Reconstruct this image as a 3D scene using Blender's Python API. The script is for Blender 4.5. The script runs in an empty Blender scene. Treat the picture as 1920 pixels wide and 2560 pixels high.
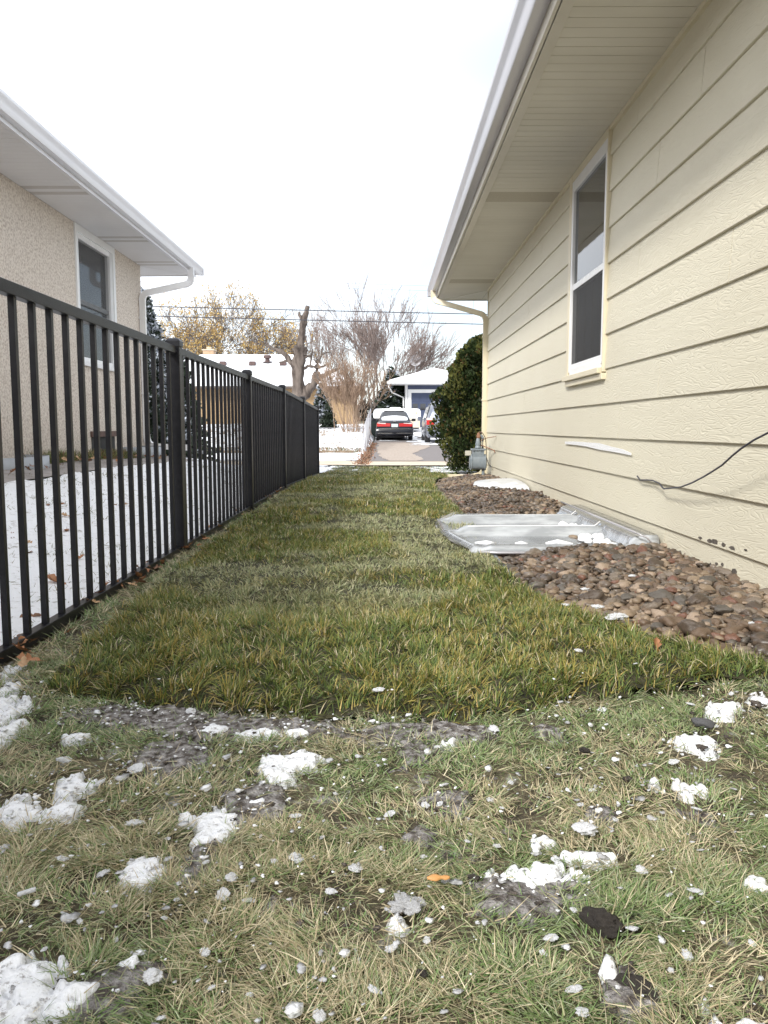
import bpy, bmesh, math, random
import numpy as np
from mathutils import Vector, Matrix, noise as mnoise
R = math.radians
rng = np.random.default_rng(7)
random.seed(7)
C = bpy.context.scene.collection

# ------------------------------------------------------------------ camera
EYE = 0.70
PITCH = math.atan(210 / 2000)
cam_d = bpy.data.cameras.new('camera')
cam = bpy.data.objects.new('camera', cam_d)
C.objects.link(cam)
cam.location = (0, 0, EYE)
cam.rotation_euler = (math.pi / 2 - PITCH, 0, 0)
cam_d.sensor_fit = 'VERTICAL'
cam_d.sensor_height = 36
cam_d.sensor_width = 27
cam_d.lens = 2000 / 2560 * 36
cam_d.clip_start = 0.05
cam_d.clip_end = 2000
bpy.context.scene.camera = cam

# ------------------------------------------------------------------ world, sun, exposure
SUN_EL, SUN_AZ = 36, 215          # hazy sun, high and behind the left shoulder
world = bpy.data.worlds.new('World')
bpy.context.scene.world = world
world.use_nodes = True
wn, wl = world.node_tree.nodes, world.node_tree.links
wn.clear()
wo = wn.new('ShaderNodeOutputWorld')
bg = wn.new('ShaderNodeBackground')
sky = wn.new('ShaderNodeTexSky')
sky.sky_type = 'NISHITA'
sky.sun_disc = False
sky.sun_elevation = R(SUN_EL)
sky.sun_rotation = R(SUN_AZ)
tc = wn.new('ShaderNodeTexCoord')
nz = wn.new('ShaderNodeTexNoise')
nz.inputs['Scale'].default_value = 1.5
nz.inputs['Detail'].default_value = 3
mp = wn.new('ShaderNodeMapping')
mp.inputs['Location'].default_value = (0.55, 0.2, 0.85)
rmp = wn.new('ShaderNodeValToRGB')
rmp.color_ramp.elements[0].position = 0.38
rmp.color_ramp.elements[0].color = (0.34, 0.34, 0.34, 1)
rmp.color_ramp.elements[1].position = 0.55
rmp.color_ramp.elements[1].color = (0.98, 0.98, 0.98, 1)
mx = wn.new('ShaderNodeMix')
mx.data_type = 'RGBA'
mx.inputs['B'].default_value = (9.6, 9.75, 10.1, 1)      # thin bright overcast
wl.new(tc.outputs['Generated'], mp.inputs['Vector'])
wl.new(mp.outputs['Vector'], nz.inputs['Vector'])
wl.new(nz.outputs['Fac'], rmp.inputs['Fac'])
wl.new(rmp.outputs['Color'], mx.inputs['Factor'])
wl.new(sky.outputs['Color'], mx.inputs['A'])
wl.new(mx.outputs['Result'], bg.inputs['Color'])
bg.inputs['Strength'].default_value = 0.10
wl.new(bg.outputs['Background'], wo.inputs['Surface'])

sun_d = bpy.data.lights.new('sun', 'SUN')
sun_d.energy = 2.0
sun_d.angle = R(8)
sun_d.color = (1.0, 0.97, 0.92)
sun = bpy.data.objects.new('sun', sun_d)
C.objects.link(sun)
a, e = R(SUN_AZ), R(SUN_EL)
sdir = Vector((math.sin(a) * math.cos(e), math.cos(a) * math.cos(e), math.sin(e)))
sun.rotation_euler = sdir.to_track_quat('Z', 'Y').to_euler()
sc = bpy.context.scene
sc.view_settings.view_transform = 'Standard'
sc.view_settings.look = 'None'
sc.view_settings.exposure = 0.92
sc.view_settings.gamma = 1.0

# ------------------------------------------------------------------ object helpers
def tag(o, label=None, cat=None, group=None, kind=None):
    if label: o['label'] = label
    if cat: o['category'] = cat
    if group: o['group'] = group
    if kind: o['kind'] = kind
    return o

def thing(name, label, cat, loc=(0, 0, 0), rz=0, group=None):
    o = bpy.data.objects.new(name, None)
    C.objects.link(o)
    o.location = loc
    o.rotation_euler = (0, 0, rz)
    o.empty_display_size = 0.1
    return tag(o, label, cat, group)

def adopt(o, parent):
    """parent while keeping world coordinates; parts sit at identity, so sub-parts need no inverse"""
    o.parent = parent
    if parent.parent is None:
        W = Matrix.Translation(parent.location) @ parent.rotation_euler.to_matrix().to_4x4()
        o.matrix_parent_inverse = W.inverted()

class MB:
    def __init__(s):
        s.v = []; s.f = []; s.mi = []; s.cur = 0
    def add(s, vs, fs):
        b = len(s.v)
        s.v.extend([tuple(p) for p in vs])
        for f in fs:
            s.f.append(tuple(i + b for i in f)); s.mi.append(s.cur)
    def box(s, x0, x1, y0, y1, z0, z1):
        s.add([(x0, y0, z0), (x1, y0, z0), (x1, y1, z0), (x0, y1, z0), (x0, y0, z1), (x1, y0, z1), (x1, y1, z1), (x0, y1, z1)],
              [(0, 3, 2, 1), (4, 5, 6, 7), (0, 1, 5, 4), (1, 2, 6, 5), (2, 3, 7, 6), (3, 0, 4, 7)])
    def rbox(s, c, size, M=None):
        hx, hy, hz = [d / 2 for d in size]
        vs = [Vector((x, y, z)) for z in (-hz, hz) for x, y in ((-hx, -hy), (hx, -hy), (hx, hy), (-hx, hy))]
        if M is not None: vs = [M @ v for v in vs]
        s.add([v + Vector(c) for v in vs], [(0, 3, 2, 1), (4, 5, 6, 7), (0, 1, 5, 4), (1, 2, 6, 5), (2, 3, 7, 6), (3, 0, 4, 7)])
    def prism(s, prof, d0, d1, axis='y', caps=True):
        """closed 2-D profile swept straight along an axis; profile in the other two axes"""
        n = len(prof)
        def P(p, d):
            return {'y': (p[0], d, p[1]), 'x': (d, p[0], p[1]), 'z': (p[0], p[1], d)}[axis]
        vs = [P(p, d0) for p in prof] + [P(p, d1) for p in prof]
        fs = [(i, (i + 1) % n, n + (i + 1) % n, n + i) for i in range(n)]
        if caps: fs += [tuple(range(n - 1, -1, -1)), tuple(range(n, 2 * n))]
        s.add(vs, fs)
    def tube(s, path, rad, n=8, prof=None, up=(0, 0, 1), caps=True):
        path = [Vector(p) for p in path]
        m = len(path)
        if not hasattr(rad, '__len__'): rad = [rad] * m
        rings = []
        u0 = Vector(up)
        for i, p in enumerate(path):
            t = (path[min(i + 1, m - 1)] - path[max(i - 1, 0)]).normalized()
            sd = t.cross(u0)
            if sd.length < 1e-3: sd = t.cross(Vector((0, 1, 0.01)))
            sd.normalize()
            un = sd.cross(t)
            ring = []
            pr = prof or [(math.cos(2 * math.pi * k / n), math.sin(2 * math.pi * k / n)) for k in range(n)]
            for a_, b_ in pr: ring.append(p + (sd * a_ + un * b_) * rad[i])
            rings.append(ring)
        k = len(rings[0])
        vs = [v for r in rings for v in r]
        fs = []
        for i in range(m - 1):
            for j in range(k):
                fs.append((i * k + j, i * k + (j + 1) % k, (i + 1) * k + (j + 1) % k, (i + 1) * k + j))
        if caps:
            fs.append(tuple(range(k - 1, -1, -1))); fs.append(tuple((m - 1) * k + j for j in range(k)))
        s.add(vs, fs)
    def lathe(s, prof, c=(0, 0, 0), n=16, axis='z'):
        vs = []
        for r, z in prof:
            for k in range(n):
                t = 2 * math.pi * k / n
                p = (r * math.cos(t), r * math.sin(t), z)
                if axis == 'y': p = (p[0], p[2], p[1])
                if axis == 'x': p = (p[2], p[0], p[1])
                vs.append((p[0] + c[0], p[1] + c[1], p[2] + c[2]))
        fs = []
        for i in range(len(prof) - 1):
            for k in range(n):
                fs.append((i * n + k, i * n + (k + 1) % n, (i + 1) * n + (k + 1) % n, (i + 1) * n + k))
        fs.append(tuple(range(n - 1, -1, -1))); fs.append(tuple((len(prof) - 1) * n + k for k in range(n)))
        s.add(vs, fs)
    def build(s, name, mats, parent=None, smooth=False, bevel=0, fix=True):
        me = bpy.data.meshes.new(name)
        me.from_pydata(s.v, [], s.f)
        if not isinstance(mats, (list, tuple)): mats = [mats]
        for m in mats: me.materials.append(m)
        if len(mats) > 1: me.polygons.foreach_set('material_index', s.mi)
        if fix:
            bm = bmesh.new(); bm.from_mesh(me)
            bmesh.ops.recalc_face_normals(bm, faces=bm.faces)
            bm.to_mesh(me); bm.free()
        if smooth:
            me.polygons.foreach_set('use_smooth', [True] * len(me.polygons))
            if smooth is not True:
                me.set_sharp_from_angle(angle=R(smooth))
        o = bpy.data.objects.new(name, me)
        C.objects.link(o)
        if parent: adopt(o, parent)
        if bevel:
            b = o.modifiers.new('bevel', 'BEVEL'); b.width = bevel; b.segments = 2; b.limit_method = 'ANGLE'
        return o

def np_mesh(name, V, F, mat, cols=None, smooth=False, parent=None, mi=None):
    """V (n,3), F (m,k) numpy -> mesh object quickly; cols (n,3) per-vertex natural colour"""
    me = bpy.data.meshes.new(name)
    n, m, k = len(V), len(F), F.shape[1]
    me.vertices.add(n); me.loops.add(m * k); me.polygons.add(m)
    me.vertices.foreach_set('co', np.ascontiguousarray(V, dtype=np.float32).ravel())
    me.loops.foreach_set('vertex_index', np.ascontiguousarray(F, dtype=np.int32).ravel())
    me.polygons.foreach_set('loop_start', np.arange(0, m * k, k, dtype=np.int32))
    if smooth: me.polygons.foreach_set('use_smooth', np.ones(m, dtype=bool))
    for mm in (mat if isinstance(mat, (list, tuple)) else [mat]): me.materials.append(mm)
    if mi is not None: me.polygons.foreach_set('material_index', np.asarray(mi, dtype=np.int32))
    me.update(calc_edges=True)
    if cols is not None:
        at = me.color_attributes.new('Col', 'FLOAT_COLOR', 'POINT')
        c4 = np.ones((n, 4), dtype=np.float32); c4[:, :3] = cols
        at.data.foreach_set('color', c4.ravel())
    o = bpy.data.objects.new(name, me)
    C.objects.link(o)
    if parent: adopt(o, parent)
    return o

# ------------------------------------------------------------------ materials
def nodes(m):
    m.use_nodes = True
    t = m.node_tree
    return t, t.nodes, t.links, t.nodes['Principled BSDF']

def mat(name, col, rough=0.6, col2=None, nscale=5, stretch=(1, 1, 1), bump=0, bscale=40, metal=0, spec=0.5, detail=4, lo=0.35, hi=0.65, bdist=0.01, coat=0):
    m = bpy.data.materials.new(name)
    t, N, L, P = nodes(m)
    P.inputs['Base Color'].default_value = (*col, 1)
    P.inputs['Roughness'].default_value = rough
    P.inputs['Metallic'].default_value = metal
    P.inputs['Specular IOR Level'].default_value = spec
    P.inputs['Coat Weight'].default_value = coat
    tcn = N.new('ShaderNodeTexCoord'); mpn = N.new('ShaderNodeMapping')
    mpn.inputs['Scale'].default_value = stretch
    L.new(tcn.outputs['Object'], mpn.inputs['Vector'])
    if col2 is not None:
        n1 = N.new('ShaderNodeTexNoise'); n1.inputs['Scale'].default_value = nscale; n1.inputs['Detail'].default_value = detail
        r = N.new('ShaderNodeValToRGB')
        r.color_ramp.elements[0].position = lo; r.color_ramp.elements[0].color = (*col, 1)
        r.color_ramp.elements[1].position = hi; r.color_ramp.elements[1].color = (*col2, 1)
        L.new(mpn.outputs[0], n1.inputs['Vector']); L.new(n1.outputs['Fac'], r.inputs['Fac'])
        L.new(r.outputs['Color'], P.inputs['Base Color'])
    if bump:
        n2 = N.new('ShaderNodeTexNoise'); n2.inputs['Scale'].default_value = bscale; n2.inputs['Detail'].default_value = 6
        b = N.new('ShaderNodeBump'); b.inputs['Strength'].default_value = bump; b.inputs['Distance'].default_value = bdist
        L.new(mpn.outputs[0], n2.inputs['Vector']); L.new(n2.outputs['Fac'], b.inputs['Height']); L.new(b.outputs['Normal'], P.inputs['Normal'])
    return m

def attr_mat(name, rough=0.55, transl=0.0, spec=0.35):
    m = bpy.data.materials.new(name)
    t, N, L, P = nodes(m)
    at = N.new('ShaderNodeAttribute'); at.attribute_name = 'Col'
    L.new(at.outputs['Color'], P.inputs['Base Color'])
    P.inputs['Roughness'].default_value = rough
    P.inputs['Specular IOR Level'].default_value = spec
    if transl:
        tr = N.new('ShaderNodeBsdfTranslucent'); L.new(at.outputs['Color'], tr.inputs['Color'])
        mxs = N.new('ShaderNodeMixShader'); mxs.inputs[0].default_value = transl
        L.new(P.outputs[0], mxs.inputs[1]); L.new(tr.outputs[0], mxs.inputs[2])
        L.new(mxs.outputs[0], N['Material Output'].inputs['Surface'])
    return m

def siding_mat():
    m = bpy.data.materials.new('painted_wood_grain_siding')
    t, N, L, P = nodes(m)
    tcn = N.new('ShaderNodeTexCoord')
    mpn = N.new('ShaderNodeMapping'); mpn.inputs['Scale'].default_value = (1, 1.15, 8)
    L.new(tcn.outputs['Object'], mpn.inputs['Vector'])
    n1 = N.new('ShaderNodeTexNoise'); n1.inputs['Scale'].default_value = 1.9; n1.inputs['Detail'].default_value = 2.2; n1.inputs['Roughness'].default_value = 0.48
    n1.inputs['Distortion'].default_value = 0.35
    L.new(mpn.outputs[0], n1.inputs['Vector'])
    mul = N.new('ShaderNodeMath'); mul.operation = 'MULTIPLY'; mul.inputs[1].default_value = 120
    L.new(n1.outputs['Fac'], mul.inputs[0])
    sn = N.new('ShaderNodeMath'); sn.operation = 'SINE'; L.new(mul.outputs[0], sn.inputs[0])
    pw = N.new('ShaderNodeMapRange'); pw.inputs['From Min'].default_value = -1; pw.inputs['From Max'].default_value = -0.1
    pw.interpolation_type = 'SMOOTHSTEP'
    L.new(sn.outputs[0], pw.inputs['Value'])
    b = N.new('ShaderNodeBump'); b.inputs['Strength'].default_value = 0.38; b.inputs['Distance'].default_value = 0.0035
    L.new(pw.outputs[0], b.inputs['Height']); L.new(b.outputs['Normal'], P.inputs['Normal'])
    n2 = N.new('ShaderNodeTexNoise'); n2.inputs['Scale'].default_value = 0.9; n2.inputs['Detail'].default_value = 5
    L.new(tcn.outputs['Object'], n2.inputs['Vector'])
    r = N.new('ShaderNodeValToRGB')
    r.color_ramp.elements[0].position = 0.3; r.color_ramp.elements[0].color = (0.66, 0.612, 0.477, 1)
    r.color_ramp.elements[1].position = 0.7; r.color_ramp.elements[1].color = (0.70, 0.657, 0.522, 1)
    L.new(n2.outputs['Fac'], r.inputs['Fac']); L.new(r.outputs['Color'], P.inputs['Base Color'])
    P.inputs['Roughness'].default_value = 0.5
    P.inputs['Specular IOR Level'].default_value = 0.3
    return m

def stucco_mat():
    m = bpy.data.materials.new('pebbled_stucco')
    t, N, L, P = nodes(m)
    tcn = N.new('ShaderNodeTexCoord')
    vo = N.new('ShaderNodeTexNoise'); vo.inputs['Scale'].default_value = 42; vo.inputs['Detail'].default_value = 5; vo.inputs['Roughness'].default_value = 0.7
    L.new(tcn.outputs['Object'], vo.inputs['Vector'])
    b = N.new('ShaderNodeBump'); b.inputs['Strength'].default_value = 1.0; b.inputs['Distance'].default_value = 0.02
    L.new(vo.outputs['Fac'], b.inputs['Height']); L.new(b.outputs['Normal'], P.inputs['Normal'])
    r = N.new('ShaderNodeValToRGB')
    r.color_ramp.elements[0].position = 0.32; r.color_ramp.elements[0].color = (0.44, 0.35, 0.28, 1)
    r.color_ramp.elements[1].position = 0.56; r.color_ramp.elements[1].color = (0.82, 0.74, 0.65, 1)
    L.new(vo.outputs['Fac'], r.inputs['Fac'])
    L.new(r.outputs['Color'], P.inputs['Base Color'])
    P.inputs['Roughness'].default_value = 0.9
    return m

def glass_mat(name, col=(0.02, 0.022, 0.022), rough=0.03):
    m = bpy.data.materials.new(name)
    t, N, L, P = nodes(m)
    P.inputs['Base Color'].default_value = (*col, 1)
    P.inputs['Roughness'].default_value = rough
    P.inputs['IOR'].default_value = 1.85
    n2 = N.new('ShaderNodeTexNoise'); n2.inputs['Scale'].default_value = 1.3
    tcn = N.new('ShaderNodeTexCoord'); L.new(tcn.outputs['Object'], n2.inputs['Vector'])
    b = N.new('ShaderNodeBump'); b.inputs['Strength'].default_value = 0.05; b.inputs['Distance'].default_value = 0.02
    L.new(n2.outputs['Fac'], b.inputs['Height']); L.new(b.outputs['Normal'], P.inputs['Normal'])
    return m

def mesh_mat(name, col, alpha):
    """insect screen / chain-link: partly open"""
    m = bpy.data.materials.new(name)
    t, N, L, P = nodes(m)
    P.inputs['Base Color'].default_value = (*col, 1)
    P.inputs['Roughness'].default_value = 0.6
    tr = N.new('ShaderNodeBsdfTransparent')
    mxs = N.new('ShaderNodeMixShader'); mxs.inputs[0].default_value = alpha
    L.new(tr.outputs[0], mxs.inputs[1]); L.new(P.outputs[0], mxs.inputs[2])
    L.new(mxs.outputs[0], N['Material Output'].inputs['Surface'])
    return m

def plastic_mat():
    """clear sheet: mirrors the sky at grazing angles, lets the stones show where it faces the eye"""
    m = bpy.data.materials.new('clear_polycarbonate')
    t, N, L, P = nodes(m)
    P.inputs['Base Color'].default_value = (0.74, 0.77, 0.80, 1)
    P.inputs['Roughness'].default_value = 0.2
    tcn = N.new('ShaderNodeTexCoord')
    mpn = N.new('ShaderNodeMapping'); mpn.inputs['Scale'].default_value = (1.2, 14, 1)
    n1 = N.new('ShaderNodeTexNoise'); n1.inputs['Scale'].default_value = 4; n1.inputs['Detail'].default_value = 5
    L.new(tcn.outputs['Object'], mpn.inputs[0]); L.new(mpn.outputs[0], n1.inputs['Vector'])
    mr = N.new('ShaderNodeMapRange'); mr.inputs['From Min'].default_value = 0.42; mr.inputs['From Max'].default_value = 0.68
    mr.inputs['To Min'].default_value = 0.32; mr.inputs['To Max'].default_value = 0.62
    L.new(n1.outputs['Fac'], mr.inputs['Value'])
    tr = N.new('ShaderNodeBsdfTransparent'); tr.inputs['Color'].default_value = (0.92, 0.94, 0.95, 1)
    m1 = N.new('ShaderNodeMixShader')
    L.new(mr.outputs[0], m1.inputs[0]); L.new(tr.outputs[0], m1.inputs[1]); L.new(P.outputs[0], m1.inputs[2])
    gl = N.new('ShaderNodeBsdfGlossy'); gl.inputs['Roughness'].default_value = 0.06
    fr = N.new('ShaderNodeFresnel'); fr.inputs['IOR'].default_value = 1.5
    m2 = N.new('ShaderNodeMixShader')
    L.new(fr.outputs[0], m2.inputs[0]); L.new(m1.outputs[0], m2.inputs[1]); L.new(gl.outputs[0], m2.inputs[2])
    L.new(m2.outputs[0], N['Material Output'].inputs['Surface'])
    return m

M = {}
M['siding'] = siding_mat()
M['stucco'] = stucco_mat()
M['beige'] = mat('beige_painted_metal', (0.68, 0.61, 0.44), 0.4, (0.73, 0.66, 0.49), 2, bump=0.05, bscale=20)
M['soffit_r'] = mat('tan_vinyl_soffit', (0.64, 0.60, 0.505), 0.45, (0.69, 0.65, 0.555), 1.2, stretch=(1, 4, 1))
M['fascia_r'] = mat('pale_fascia', (0.62, 0.58, 0.50), .4, (0.67, 0.63, 0.55), 2)
M['soffit_vent'] = mat('perforated_tan_soffit', (0.42, 0.38, 0.30), 0.6, (0.58, 0.53, 0.43), 260, lo=0.45, hi=0.55)
M['alum'] = mat('satin_white_aluminium', (0.46, 0.45, 0.47), 0.3, (0.52, 0.51, 0.53), 3, stretch=(1, 0.3, 1), metal=0.35, bump=0.05, bscale=6)
M['alum_l'] = mat('white_aluminium', (0.74, 0.74, 0.78), 0.35, (0.80, 0.80, 0.83), 3, stretch=(1, 0.3, 1), bump=0.05, bscale=6)
M['soffit_l'] = mat('white_soffit', (0.70, 0.69, 0.70), 0.5, (0.76, 0.75, 0.76), 1.2)
M['soffit_l_vent'] = mat('perforated_white_soffit', (0.46, 0.43, 0.41), 0.6, (0.62, 0.59, 0.57), 260, lo=0.45, hi=0.55)
M['vinyl'] = mat('white_vinyl', (0.80, 0.80, 0.80), 0.35, (0.84, 0.84, 0.84), 4)
M['downspout_r'] = mat('cream_downspout', (0.68, 0.60, 0.42), 0.35, (0.76, 0.69, 0.52), 6, stretch=(1, 1, 0.2))
M['downspout_l'] = mat('white_downspout', (0.76, 0.75, 0.75), 0.35, (0.82, 0.81, 0.8), 6, stretch=(1, 1, 0.2))
M['glass'] = glass_mat('window_glass')
M['dark_glass'] = glass_mat('dark_glass', (0.012, 0.014, 0.018), 0.05)
M['screen'] = mesh_mat('insect_screen', (0.02, 0.02, 0.02), 0.72)
M['curtain'] = mat('pleated_curtain', (0.02, 0.016, 0.014), 0.9, (0.10, 0.08, 0.065), 6, stretch=(1, 3, 0.2))
M['gap_and_room_dark'] = mat('gap_and_room_dark', (0.03, 0.03, 0.03), 0.9, (0.05, 0.05, 0.05), 4)
M['black_metal'] = mat('black_powder_coat', (0.006, 0.006, 0.009), 0.36, (0.013, 0.013, 0.017), 30, bump=0.25, bscale=350, bdist=0.002, spec=0.4)
M['black_rubber'] = mat('black_rubber', (0.012, 0.012, 0.014), 0.6, (0.022, 0.022, 0.024), 20)
M['shingle_snow'] = mat('snow_covered_roof', (0.84, 0.86, 0.90), 0.6, (0.90, 0.91, 0.93), 2, bump=0.3, bscale=6, bdist=0.05)
M['shingle'] = mat('grey_shingles', (0.16, 0.16, 0.17), 0.9, (0.24, 0.24, 0.25), 12, bump=0.3, bscale=30)
M['concrete'] = mat('concrete', (0.50, 0.42, 0.32), 0.9, (0.60, 0.51, 0.40), 3, bump=0.3, bscale=60)
M['grey_concrete'] = mat('grey_concrete', (0.24, 0.215, 0.20), 0.9, (0.36, 0.33, 0.31), 5, bump=0.3, bscale=60)
M['brick_tan'] = mat('tan_brick', (0.30, 0.20, 0.105), 0.9, (0.38, 0.265, 0.15), 8, stretch=(1, 1, 4), bump=0.3, bscale=30)
M['blue_paint'] = mat('slate_blue_paint', (0.038, 0.052, 0.105), 0.6, (0.050, 0.068, 0.13), 4, stretch=(1, 1, 6))
M['white_paint'] = mat('white_paint', (0.78, 0.78, 0.78), 0.5, (0.82, 0.82, 0.82), 4)
M['bark_grey'] = mat('weathered_grey_bark', (0.055, 0.042, 0.035), 0.95, (0.165, 0.135, 0.115), 7, stretch=(1, 1, 0.3), bump=0.8, bscale=20, bdist=0.05)
M['bark_dark'] = mat('dark_bark', (0.10, 0.085, 0.075), 0.95, (0.18, 0.155, 0.14), 5, bump=0.3, bscale=20)
M['twig_grey'] = mat('grey_purple_twigs', (0.22, 0.17, 0.15), 0.9, (0.33, 0.265, 0.24), 1.5)
M['twig_tan'] = mat('tan_twigs', (0.27, 0.185, 0.13), 0.9, (0.38, 0.275, 0.20), 2)
M['wire'] = mat('power_line', (0.03, 0.03, 0.04), 0.6, (0.04, 0.04, 0.05), 5)
M['thin_wire'] = mat('grey_line', (0.20, 0.21, 0.24), 0.6, (0.24, 0.25, 0.28), 5)
M['cable'] = mat('navy_coax_cable', (0.028, 0.026, 0.040), 0.45, (0.045, 0.042, 0.06), 30)
M['meter_grey'] = mat('meter_grey_paint', (0.20, 0.235, 0.26), 0.4, (0.25, 0.285, 0.31), 14, bump=0.15, bscale=60)
M['rust'] = mat('rusty_steel', (0.22, 0.10, 0.06), 0.8, (0.34, 0.18, 0.11), 40, bump=0.3, bscale=90)
M['plate'] = mat('meter_plate', (0.48, 0.46, 0.38), 0.5, (0.56, 0.54, 0.46), 30)
M['plastic'] = plastic_mat()
M['edging'] = mat('grey_edging', (0.14, 0.16, 0.19), 0.5, (0.22, 0.24, 0.27), 10)
M['caulk'] = mat('white_caulk', (0.80, 0.80, 0.80), 0.5, (0.88, 0.88, 0.88), 40, stretch=(1, 1, 4), bump=0.4, bscale=60)
M['chip'] = mat('bare_hardboard', (0.07, 0.06, 0.05), 0.9, (0.14, 0.12, 0.10), 60)
M['soil'] = mat('black_soil', (0.050, 0.040, 0.034), 0.95, (0.14, 0.118, 0.10), 60, bump=1, bscale=90, bdist=0.02)
M['stone_grey'] = mat('dark_grey_stone', (0.075, 0.075, 0.08), 0.7, (0.13, 0.13, 0.135), 25, bump=0.4, bscale=50)

def snow_mat(name='snow', dirt=(0.55, 0.55, 0.56), amt=0.60, nscale=22):
    m = bpy.data.materials.new(name)
    t, N, L, P = nodes(m)
    tcn = N.new('ShaderNodeTexCoord')
    n1 = N.new('ShaderNodeTexNoise'); n1.inputs['Scale'].default_value = nscale; n1.inputs['Detail'].default_value = 8; n1.inputs['Roughness'].default_value = 0.7
    L.new(tcn.outputs['Object'], n1.inputs['Vector'])
    r = N.new('ShaderNodeValToRGB')
    r.color_ramp.elements[0].position = amt; r.color_ramp.elements[0].color = (0.86, 0.875, 0.90, 1)
    r.color_ramp.elements[1].position = amt + 0.12; r.color_ramp.elements[1].color = (*dirt, 1)
    L.new(n1.outputs['Fac'], r.inputs['Fac']); L.new(r.outputs['Color'], P.inputs['Base Color'])
    P.inputs['Roughness'].default_value = 0.55
    n2 = N.new('ShaderNodeTexNoise'); n2.inputs['Scale'].default_value = 60; n2.inputs['Detail'].default_value = 6
    L.new(tcn.outputs['Object'], n2.inputs['Vector'])
    b = N.new('ShaderNodeBump'); b.inputs['Strength'].default_value = 0.6; b.inputs['Distance'].default_value = 0.012
    L.new(n2.outputs['Fac'], b.inputs['Height']); L.new(b.outputs['Normal'], P.inputs['Normal'])
    return m
M['snow'] = snow_mat(dirt=(0.30, 0.28, 0.24), amt=.56, nscale=18)
M['snow_far'] = snow_mat('old_snow_over_grass', (0.20, 0.18, 0.11), 0.545, 6)
M['snow_clump'] = snow_mat('icy_snow_clump', (0.50, 0.50, 0.51), 0.55, 70)
M['soil_dust'] = mat('soil_with_frost_dust', (0.085, 0.070, 0.060), .95, (0.46, 0.44, 0.43), 50, bump=1, bscale=90, bdist=.02, detail=12, lo=.40, hi=.68)
M['snow_patch'] = snow_mat('crumbly_snow', (0.30, 0.28, 0.27), 0.545, 75)
M['grey_ice'] = mat('grey_ice', (0.30, 0.30, 0.30), .35, (0.55, 0.56, 0.58), 60)
M['dirty_snow'] = snow_mat('dirty_snow', (0.10, 0.09, 0.085), 0.46, 50)

# ------------------------------------------------------------------ numpy value noise
_P = rng.random((256, 256))
def vnoise(x, y, s=1.0, o=0.0):
    x = np.asarray(x) * s + 37.3 + o; y = np.asarray(y) * s + 11.7 + o * 1.7
    xi = np.floor(x).astype(int); yi = np.floor(y).astype(int)
    fx = x - xi; fy = y - yi
    fx = fx * fx * (3 - 2 * fx); fy = fy * fy * (3 - 2 * fy)
    g = lambda i, j: _P[i & 255, j & 255]
    return (g(xi, yi) * (1 - fx) + g(xi + 1, yi) * fx) * (1 - fy) + (g(xi, yi + 1) * (1 - fx) + g(xi + 1, yi + 1) * fx) * fy
def fbm(x, y, s=1.0, o=0.0, n=4):
    t = 0; a_ = 0.5; w = 0
    for i in range(n):
        t = t + a_ * vnoise(x, y, s * 2 ** i, o + 5.1 * i); w += a_; a_ *= 0.5
    return t / w
def smooth(x, a_, b_):
    t = np.clip((np.asarray(x, dtype=float) - a_) / (b_ - a_), 0, 1)
    return t * t * (3 - 2 * t)

# ------------------------------------------------------------------ terrain
_gy = np.array([(-20, 0), (9, 0), (14, -.13), (20, -.13), (26, -.07), (32, 0), (40, .11), (47, .44), (52, .70), (70, 1.0), (100, 1.5), (600, 9)])
_gl = np.array([(-20, 0), (9, 0), (14, -.13), (25.5, -.10), (30, .34), (36, .80), (60, .95), (100, 1.5), (600, 9)])
def G(x, y):
    x = np.asarray(x, dtype=float); y = np.asarray(y, dtype=float)
    zr = np.interp(y, _gy[:, 0], _gy[:, 1]); zl = np.interp(y, _gl[:, 0], _gl[:, 1])
    w = smooth(x, -0.95, -0.45)
    z = zl * (1 - w) + zr * w
    z = z + 0.33 * smooth(-x, 1.35, 3.5) * (1 - smooth(y, 12.5, 17))
    return z
def ground_at(px, py, z=0.0):
    """photo pixel -> where that line of sight meets the lawn"""
    a_ = (px - 960) / 2000; b_ = (1280 - py) / 2000
    c_, s_ = math.cos(PITCH), math.sin(PITCH)
    r = (a_, c_ + b_ * s_, -s_ + b_ * c_)
    t = (z - EYE) / r[2]
    return r[0] * t, r[1] * t

def sheet(name, xs, ys, zoff, m, label=None, kind='structure', mask=None, zfun=None, smooth_=True):
    X, Y = np.meshgrid(xs, ys)
    Z = G(X, Y) + zoff
    if zfun is not None: Z = Z + zfun(X, Y)
    V = np.stack([X, Y, Z], -1).reshape(-1, 3)
    nx, ny = len(xs), len(ys)
    i = np.arange(ny - 1)[:, None] * nx + np.arange(nx - 1)[None]
    F = np.stack([i, i + 1, i + 1 + nx, i + nx], -1).reshape(-1, 4)
    if mask is not None:
        cx = (X[:-1, :-1] + X[1:, 1:]) / 2; cy = (Y[:-1, :-1] + Y[1:, 1:]) / 2
        F = F[mask(cx, cy).ravel()]
        used = np.unique(F); rm = -np.ones(len(V), int); rm[used] = np.arange(len(used)); V = V[used]; F = rm[F]
    o = np_mesh(name, V, F, m, smooth=smooth_)
    o['kind'] = kind
    if label: o['label'] = label
    return o

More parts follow.
